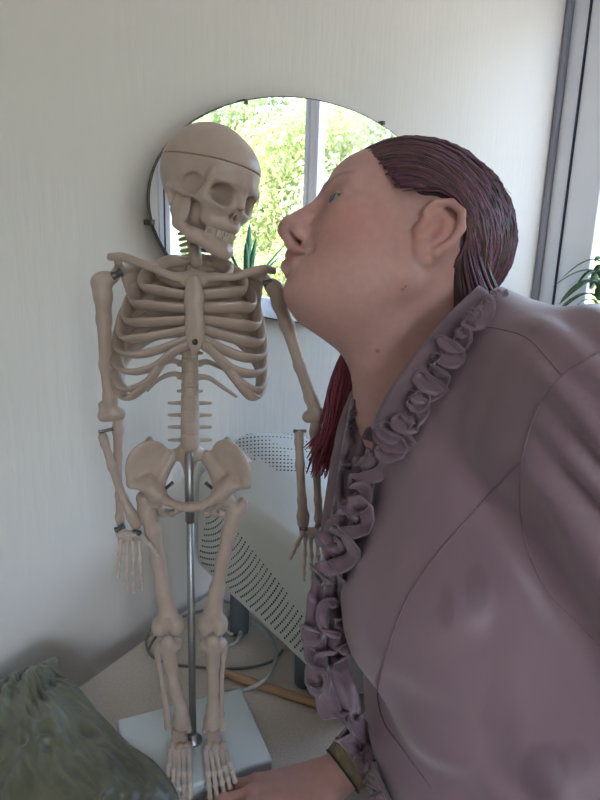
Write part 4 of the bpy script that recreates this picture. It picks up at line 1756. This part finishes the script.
disp += tor * 0.0038 * np.sin(Z_ * 38 - X_ * 44 + 2.2 * np.sin(X_ * 12 + Z_ * 8))
blv = blv + nn * disp[:, None]
bbvh = BVHTree.FromPolygons([tuple(v) for v in blv], blf)
blouse = mk('blouse', blv, blf, M['blouse'], per, label='mauve satin blouse with a ruffled front placket')
bc_ = np.tile(np.array((0.295, 0.190, 0.222)), (len(blv), 1))
pr = ((blv - CAM) @ Rw)
pxs = 300 + 600 * pr[:, 0] / np.maximum(pr[:, 2], .05)
pys = 400 + 600 * pr[:, 1] / np.maximum(pr[:, 2], .05)
front = (nn @ ct_) > 0
for (a, b, ra, rb, kk_) in ((446, 606, 8, 24, .30), (477, 590, 12, 26, .26), (545, 772, 26, 30, .35), (575, 760, 16, 20, .25)):      # damp spots on the cloth
    c = cast(bbvh, a, b)
    if c is None:
        continue
    dd_ = np.sqrt(((pxs - a) / ra) ** 2 + ((pys - b) / rb) ** 2)
    m_ = np.clip((1.15 - dd_) * 3, 0, 1) * front * kk_
    bc_ = bc_ * (1 - m_[:, None]) + np.array((0.10, 0.05, 0.062)) * m_[:, None]
colattr(blouse, bc_)


def onb(px, py, Yd=None, off=0.002):
    c = cast(bbvh, px, py)
    if c is None or (Yd is not None and abs(np.linalg.norm(c[0] - CAM) - Yd) > 0.25):
        return P(px, py, Yd or .53), ct_
    return c[0] + c[1] * off, c[1]


def seam(pts, r=0.0013, wob=0.0):
    q = spline([np.array((a, b, 0.0)) for a, b in pts], 70)
    w_ = [onb(a, b, None, 0.0002)[0] for a, b, _ in q if cast(bbvh, a, b) is not None]
    w_ = np.array(w_)
    if wob:
        w_ = w_ + (np.sin(np.arange(len(w_)) * 1.9) * wob)[:, None] * ct_
    mk('seam', *tube(w_, r, 6), M['seam'], blouse)


seam([(524, 457), (480, 505), (436, 556), (405, 604), (388, 650), (378, 690), (384, 722), (402, 748), (434, 792)], .0010, .0006)
seam([(598, 352), (562, 376), (535, 415), (521, 470), (523, 530), (545, 588), (578, 622), (599, 646)], .0008)
seam([(474, 326), (500, 329), (530, 340), (562, 376)], .0006)


# ---- ruffles: gathered ribbons sewn along the collar and placket
def ruffle(path, width, waves, amp=1.1, lean=0.0, name='ruffle', wseed=0.0, sidev=None, nt=7, per_w=16, flip=1):
    """path: list of (px,py,Y or None); width list in metres along the path"""
    base = spline([np.array((a, b, y if y else 0.0)) for (a, b, y) in path], 60)
    pts, nr = [], []
    for (a, b, y), src in zip(base, np.linspace(0, 1, 60)):
        if path[0][2]:
            pts.append(P(a, b, y))
            nr.append(ct_)
        else:
            p, nvec = onb(a, b, .53, .003)
            pts.append(p)
            nr.append(nvec)
    pts = np.array(pts)
    ker = np.ones(5) / 5
    pad = np.vstack([pts[:1]] * 2 + [pts] + [pts[-1:]] * 2)
    pts = np.stack([np.convolve(pad[:, i], ker, 'valid') for i in range(3)], 1)
    nr = np.array(nr)
    pad = np.vstack([nr[:1]] * 2 + [nr] + [nr[-1:]] * 2)
    nr = np.stack([np.convolve(pad[:, i], ker, 'valid') for i in range(3)], 1)
    N = int(waves * per_w)
    u = np.linspace(0, 1, N)
    idx_ = np.linspace(0, 59, N)
    pp = np.stack([np.interp(idx_, np.arange(60), pts[:, i]) for i in range(3)], 1)
    n_ = np.stack([np.interp(idx_, np.arange(60), nr[:, i]) for i in range(3)], 1)
    n_ /= np.linalg.norm(n_, axis=1)[:, None]
    tg = np.gradient(pp, axis=0)
    tg /= np.linalg.norm(tg, axis=1)[:, None] + 1e-9
    sd = np.cross(tg, n_) * flip
    sd /= np.linalg.norm(sd, axis=1)[:, None] + 1e-9
    wd = np.interp(u, np.linspace(0, 1, len(width)), width)
    ph = 2 * math.pi * (waves * u + 0.35 * np.sin(2 * math.pi * u * 3.1 + wseed) + 0.2 * np.sin(2 * math.pi * u * 7.3 + 2 * wseed))
    am = amp * (0.75 + 0.35 * np.sin(2 * math.pi * u * 5.3 + wseed * 3))
    v = np.zeros((N, nt, 3))
    for j in range(nt):
        t = j / (nt - 1)
        a = lean + am * np.sin(ph + 0.5 * t)
        rad = wd * t * (1 + 0.12 * np.sin(ph * 1.7 + wseed))
        curl = wd * 0.55 * t * t * np.cos(ph + 0.4)
        v[:, j] = pp + rad[:, None] * (np.cos(a)[:, None] * sd + np.sin(a)[:, None] * n_) + curl[:, None] * tg + n_ * (0.004 * math.sin(math.pi * min(1, t * 1.5)))
    f = [(i * nt + j, i * nt + j + 1, (i + 1) * nt + j + 1, (i + 1) * nt + j) for i in range(N - 1) for j in range(nt - 1)]
    o = mk(name, v.reshape(-1, 3), f, M['ruffle'], blouse)
    md = o.modifiers.new('thick', 'SOLIDIFY')
    md.thickness = 0.0009
    md.offset = 0
    return o


PL = [(388, 440), (378, 480), (366, 520), (350, 556), (336, 596), (327, 636), (331, 680), (350, 726), (378, 768), (400, 812)]
PLN = [(a, b, None) for a, b in PL]
ruffle(PLN, [.022, .028, .032, .028, .024, .020, .015], 12, 1.0, .55, wseed=.3, flip=1)
ruffle(PLN, [.020, .025, .028, .026, .022, .018, .014], 11, 1.0, .55, wseed=1.7, flip=-1)
ruffle([(a - 2, b + 4, None) for a, b in PL], [.012, .017, .019, .017, .014, .012], 10, 1.2, 1.2, wseed=2.9, flip=1)
COLR = [(496, 298, None), (474, 324, None), (449, 356, None), (426, 388, None), (408, 418, None), (394, 448, None)]
# collar band standing round the near side of the neck
inn = [(479, 285, .530), (452, 310, .512), (425, 341, .505), (400, 374, .510), (382, 402, .520), (371, 428, .535)]
out = [(494, 300, .528), (470, 328, .508), (444, 360, .500), (421, 392, .502), (403, 420, .508), (390, 448, .518)]
ci = spline([P(*q) for q in inn], 30)
co = spline([P(*q) for q in out], 30)
vv = []
for t in np.linspace(0, 1, 6):
    vv.append(ci * (1 - t) + co * t + ct_ * 0.004 * math.sin(math.pi * t))
vv = np.stack(vv, 1).reshape(-1, 3)
ff = [(i * 6 + j, i * 6 + j + 1, (i + 1) * 6 + j + 1, (i + 1) * 6 + j) for i in range(29) for j in range(5)]
colr = mk('collar', vv, ff, M['ruffle'], blouse)
md = colr.modifiers.new('thick', 'SOLIDIFY')
md.thickness = 0.0016
ruffle(COLR, [.010, .015, .019, .021, .023], 12, .95, .75, wseed=.9, flip=-1)
ruffle(COLR, [.006, .009, .011, .013, .015], 11, 1.0, 1.35, wseed=2.6, flip=-1)
# far side of the opening
inn2 = [(366, 384, .600), (368, 420, .590), (364, 460, .580), (354, 500, .572), (342, 540, .566)]
out2 = [(350, 392, .612), (338, 425, .605), (330, 465, .598), (324, 505, .590), (318, 545, .580)]
ci = spline([P(*q) for q in inn2], 24)
co = spline([P(*q) for q in out2], 24)
vv = np.stack([ci * (1 - t) + co * t for t in np.linspace(0, 1, 4)], 1).reshape(-1, 3)
ff = [(i * 4 + j, i * 4 + j + 1, (i + 1) * 4 + j + 1, (i + 1) * 4 + j) for i in range(23) for j in range(3)]
c2 = mk('collar', vv, ff, M['ruffle'], blouse)
md = c2.modifiers.new('thick', 'SOLIDIFY')
md.thickness = 0.003
ruffle([(352, 395, .600), (343, 440, .592), (337, 480, .584), (330, 520, .575), (323, 565, .565), (318, 610, .560), (318, 650, .56), (328, 700, .56)], [.008, .014, .018, .020, .018, .014], 13, 1.1, .3, wseed=4.1, flip=-1)

# ---- cuff bracelet on the far wrist
M['band'] = mat('olive_leather_band', (0.24, 0.18, 0.09), 0.5, noise=0.3, nscale=90, bump=0.2, bscale=300)
M['band_edge'] = mat('dark_band_edge', (0.05, 0.035, 0.03), 0.5, noise=0.1)
wa, wb_ = hp(-.028, .004, .044), hp(-.062, .013, .063)
band = mk('bracelet', *tube([wa, wa * .75 + wb_ * .25, wa * .5 + wb_ * .5, wa * .25 + wb_ * .75, wb_], [.0295, .0312, .0325, .0336, .0340], 28, cap=False), M['band'], per, label='olive leather cuff bracelet')
md = band.modifiers.new('thick', 'SOLIDIFY')
md.thickness = 0.002
for q, r in ((wa, .0298), (wa * .55 + wb_ * .45, .0326), (wb_, .0344)):
    t_ = (wb_ - wa) / np.linalg.norm(wb_ - wa)
    e_ = np.cross(t_, zz_)
    e_ /= np.linalg.norm(e_)
    g_ = np.cross(t_, e_)
    cp = np.array([q + r * (math.cos(a) * e_ + math.sin(a) * g_) for a in np.linspace(0, 2 * math.pi, 33)])
    mk('band_edge', *tube(cp, .0013, 6, cap=False), M['band_edge'], band)

# ---- trousers and shoes (below the picture)
M['trousers'] = mat('dark_trousers', (0.03, 0.032, 0.045), 0.8, noise=0.2, nscale=30)
M['shoe'] = mat('black_leather', (0.02, 0.02, 0.02), 0.4, noise=0.2, nscale=40)
s = SDF(.007)
hips = W((.38, .50, -.62))
s.ell(hips, (.165, .165, .13), .05)
feet = []
for dy in (-.10, .10):
    hp_ = W((.39, .50 + dy * .9, -.68))
    kn_ = W((.40, .50 + dy * 1.05, -1.0))
    an_ = W((.45, .50 + dy * 1.1, -1.34))
    s.chain([hp_, kn_, an_], [.10, .075, .062], .03)
    feet.append(an_)
tv, tf = s.mesh()
mk('trousers', tv, tf, M['trousers'], per)
for an_ in feet:
    s = SDF(.005)
    fwd_ = RZ @ np.array([-1.0, 0, 0])
    b = np.array([an_[0], an_[1], 0.0])
    s.rc(b - fwd_ * .03 + zz_ * .045, b + fwd_ * .06 + zz_ * .045, .042, .042, .02)
    s.rc(b + fwd_ * .06 + zz_ * .040, b + fwd_ * .15 + zz_ * .030, .042, .030, .02)
    s.half(b + zz_ * .001, -zz_)
    sv, sf = s.mesh()
    mk('shoe', sv, sf, M['shoe'], per)

# ================================================================== PLANTS on the window sill
def strap_leaf(base, direction, length, width, droop, m, parent, thick=0.0, name='leaf', n=12):
    d = np.array(direction, float)
    d /= np.linalg.norm(d)
    hz_ = np.array((d[0], d[1], 0.0))
    hz_ = hz_ / (np.linalg.norm(hz_) + 1e-9)
    side_ = np.cross(d, (0, 0, 1.0))
    side_ /= np.linalg.norm(side_) + 1e-9
    v, f = [], []
    for i in range(n):
        t = i / (n - 1)
        p = np.array(base) + d * length * t + (hz_ * 0.25 - np.array((0, 0, 1.0))) * droop * length * t * t
        w_ = width * (0.55 + 0.9 * t) * (1 - t ** 2.2) ** 0.8 + 0.0006 if t < 1 else 0.0006
        up2 = np.cross(side_, d)
        v += [p - side_ * w_, p - up2 * (0.25 * w_ + thick * (1 - t)), p + side_ * w_, p + up2 * thick * 0.4 * (1 - t)]
    for i in range(n - 1):
        for j in range(4):
            k = (j + 1) % 4
            f.append((i * 4 + j, i * 4 + k, (i + 1) * 4 + k, (i + 1) * 4 + j))
    return mk(name, v, f, M[m], parent)


def potted(name, x, y, label, pot_r, pot_h, leaves, m, group=None):
    r = thing(name, (x, y, WB), label, 'plant', group)
    mk('pot', *lathe([(pot_r * .72, 0), (pot_r * .76, .003), (pot_r, pot_h - .012), (pot_r * 1.06, pot_h - .011), (pot_r * 1.06, pot_h), (pot_r * .94, pot_h), (pot_r * .9, pot_h - .012)], (x, y, WB + .0005)), M['pot_w'], r)
    mk('soil', *lathe([(pot_r * .88, 0), (pot_r * .88, .006), (pot_r * .3, .010)], (x, y, WB + pot_h - .018)), M['soil'], r)
    for (az, el, L, w_, dr, th, z0) in leaves:
        d = (math.cos(az) * math.cos(el), math.sin(az) * math.cos(el), math.sin(el))
        strap_leaf((x + .012 * math.cos(az), y + .012 * math.sin(az), WB + pot_h - .012 + z0), d, L, w_, dr, m, r, th)
    return r


# dracaena seen directly at the right edge
lv5 = []
for i in range(34):
    az = i * 2.4 + rng.random() * .3
    lv5.append((az, 0.55 + .75 * rng.random(), .10 + .06 * rng.random(), .015 + .005 * rng.random(), .75 + .5 * rng.random(), .0008, .06 + .20 * i / 34))
pd = hit(603, 300, 0, XW - 0.09)
dr_ = potted('potted_dracaena', float(pd[0]), float(pd[1]), 'leafy green plant with arching leaves on the sill at the right edge', .055, .085, lv5, 'leaf')
MB().add(tube(np.array([(pd[0], pd[1], WB + .06), (pd[0] + .004, pd[1], WB + .19), (pd[0], pd[1] + .003, WB + .335)]), [.008, .007, .005], 10)).build('stem', M['bark'], dr_)


def mirror_point(px, py, X):
    """where the view through the mirror meets a plane of constant X"""
    d = RZ @ rayv(px, py)
    t = (MY - CAM[1]) / d[1]
    q = CAM + d * t
    d2 = d * np.array([1, -1, 1])
    return q + d2 * ((X - q[0]) / d2[0])


pa = mirror_point(247, 290, XW - 0.10)
lv5 = []
for (az, el, L) in ((-.8, 1.25, .19), (2.3, 1.0, .15), (.9, .95, .20), (-2.2, .85, .17), (3.3, 1.15, .16), (-1.5, .75, .16), (1.7, 1.35, .14), (.2, .8, .14)):
    lv5.append((az, el, L * 1.9, .017, .10, .007, 0.0))
potted('potted_aloe', float(pa[0]), float(pa[1]), 'spiky aloe plant on the sill, seen in the mirror beside the skull', .07, .17, lv5, 'aloe')

# ================================================================== OUTSIDE
MB().add(box((XW + TH + .01, -45, -0.6), (60, 45, -0.45))).build('paving', M['grass'], smooth=False, kind='structure')
MB().add(box((-45, -60, -0.6), (XW + TH, YR - TH - .01, -0.45))).build('paving', M['grass'], smooth=False, kind='structure')  # unseen rear ground, added to bounce warm sunlight through the fill window


def crown_mesh(name, m, n, R, Hh, seed, leaf=.11):
    r = np.random.default_rng(seed)
    blobs = [(r.normal(0, R * .42, 2), Hh * (.12 + .80 * r.random()), R * (.30 + .28 * r.random())) for _ in range(26)]
    v = np.zeros((n * 4, 3))
    k = r.integers(0, len(blobs), n)
    for i in range(n):
        b = blobs[k[i]]
        d = r.normal(0, 1, 3)
        d /= np.linalg.norm(d)
        rad = b[2] * (.55 + .5 * r.random())
        c = np.array((b[0][0], b[0][1], b[1])) + d * rad * np.array((1, 1, .8))
        a = r.normal(0, 1, 3)
        a -= d * (a @ d) * .6
        a /= np.linalg.norm(a)
        q = np.cross(a, r.normal(0, 1, 3))
        q /= np.linalg.norm(q)
        L = leaf * (.6 + .8 * r.random())
        v[i * 4:(i + 1) * 4] = [c - a * L, c + q * L * .45, c + a * L, c - q * L * .45]
    f = [(i * 4, i * 4 + 1, i * 4 + 2, i * 4 + 3) for i in range(n)]
    me = bpy.data.meshes.new(name)
    me.from_pydata(v.tolist(), [], f)
    me.materials.append(m)
    return me


crowns = [crown_mesh('crown', M['fol_a'], 14000, 2.6, 5.0, 1, .075), crown_mesh('crown', M['fol_b'], 14000, 2.4, 5.4, 2, .075), crown_mesh('crown', M['fol_c'], 14000, 2.5, 4.8, 3, .075)]


def tree(x, y, kind, label, sc=1.0, rz=0.0):
    t = thing('broadleaf_tree', (x, y, -.45), label, 'tree', 'trees outside the window')
    pts = spline([(x, y, -.45), (x + .08, y, .8), (x - .05, y + .06, 2.2), (x, y, 3.6 * sc)], 16)
    mk('trunk', *tube(pts, np.linspace(.20, .05, 16) * sc, 9), M['bark'], t)
    c = bpy.data.objects.new('crown', crowns[kind])
    COL.objects.link(c)
    c.parent = t
    c.location = (0, 0, -.1)
    c.rotation_euler = (0, 0, rz)
    c.scale = (sc * 1.2, sc * 1.2, sc * 1.4)
    return t


kinds = ['yellow green tree', 'mid green tree', 'silvery green tree']
spots = [(13.5, -13.0, 0, 1.0, 'filling the mirror view left of the mullion'), (17.0, -9.5, 2, 1.1, 'in the mirror right of the mullion'), (17.5, -19.5, 1, 1.3, 'in the mirror behind the nearest tree'),
         (11.5, -19.5, 2, 1.1, 'toward the far left of the mirror view'), (21.0, -13.8, 0, 1.3, 'further off behind the mullion'), (22.0, -5.8, 1, 1.3, 'seen at the right part of the mirror'),
         (17.0, 5.0, 0, 1.1, 'outside the window at the right edge'), (21.0, 10.2, 1, 1.3, 'beyond the plant at the right edge'), (14.5, -26.5, 1, 1.4, 'at the back of the mirror view'),
         (24.5, -22.0, 2, 1.6, 'tallest in the distance of the mirror'), (23.0, 1.6, 2, 1.3, 'outside between the two window panes')]
for i, (x, y, k, sc, wh) in enumerate(spots):
    tree(x, y, k, kinds[k] + ' ' + wh, sc, i * 1.3)

for i, (x, y, sc) in enumerate(((9.5, -9.0, .42), (10.5, -6.4, .45), (8.6, -12.0, .45), (12.2, -9.4, .5), (11.8, -13.6, .5), (12.6, -4.0, .45), (11.5, 3.4, .42), (13.0, 6.0, .5))):
    t = thing('garden_shrub', (x, y, -.45), ['small shrub below the mirror trees, nearest the window, just left of the mullion', 'small shrub below the mirror trees, right of the mullion', 'small shrub at the left end of the mirror view', 'rounder shrub behind the nearest one in the mirror', 'rounder shrub at the back left of the mirror view', 'small shrub at the right end of the mirror view', 'low shrub outside the right window, behind the potted dracaena', 'larger shrub farther off outside the right window'][i], 'shrub', ['shrubs seen in the mirror', 'shrubs at the right edge'][i > 5])
    mk('stem', *tube(np.array([(x, y, -.45), (x + .05, y, .2), (x, y + .04, .9)]), [.05, .04, .02], 7), M['bark'], t)
    c = bpy.data.objects.new('foliage', crowns[(i * 2) % 3])
    COL.objects.link(c)
    c.parent = t
    c.location = (0, 0, 0)
    c.rotation_euler = (0, 0, i * .9)
    c.scale = (sc * 1.2, sc * 1.2, sc)
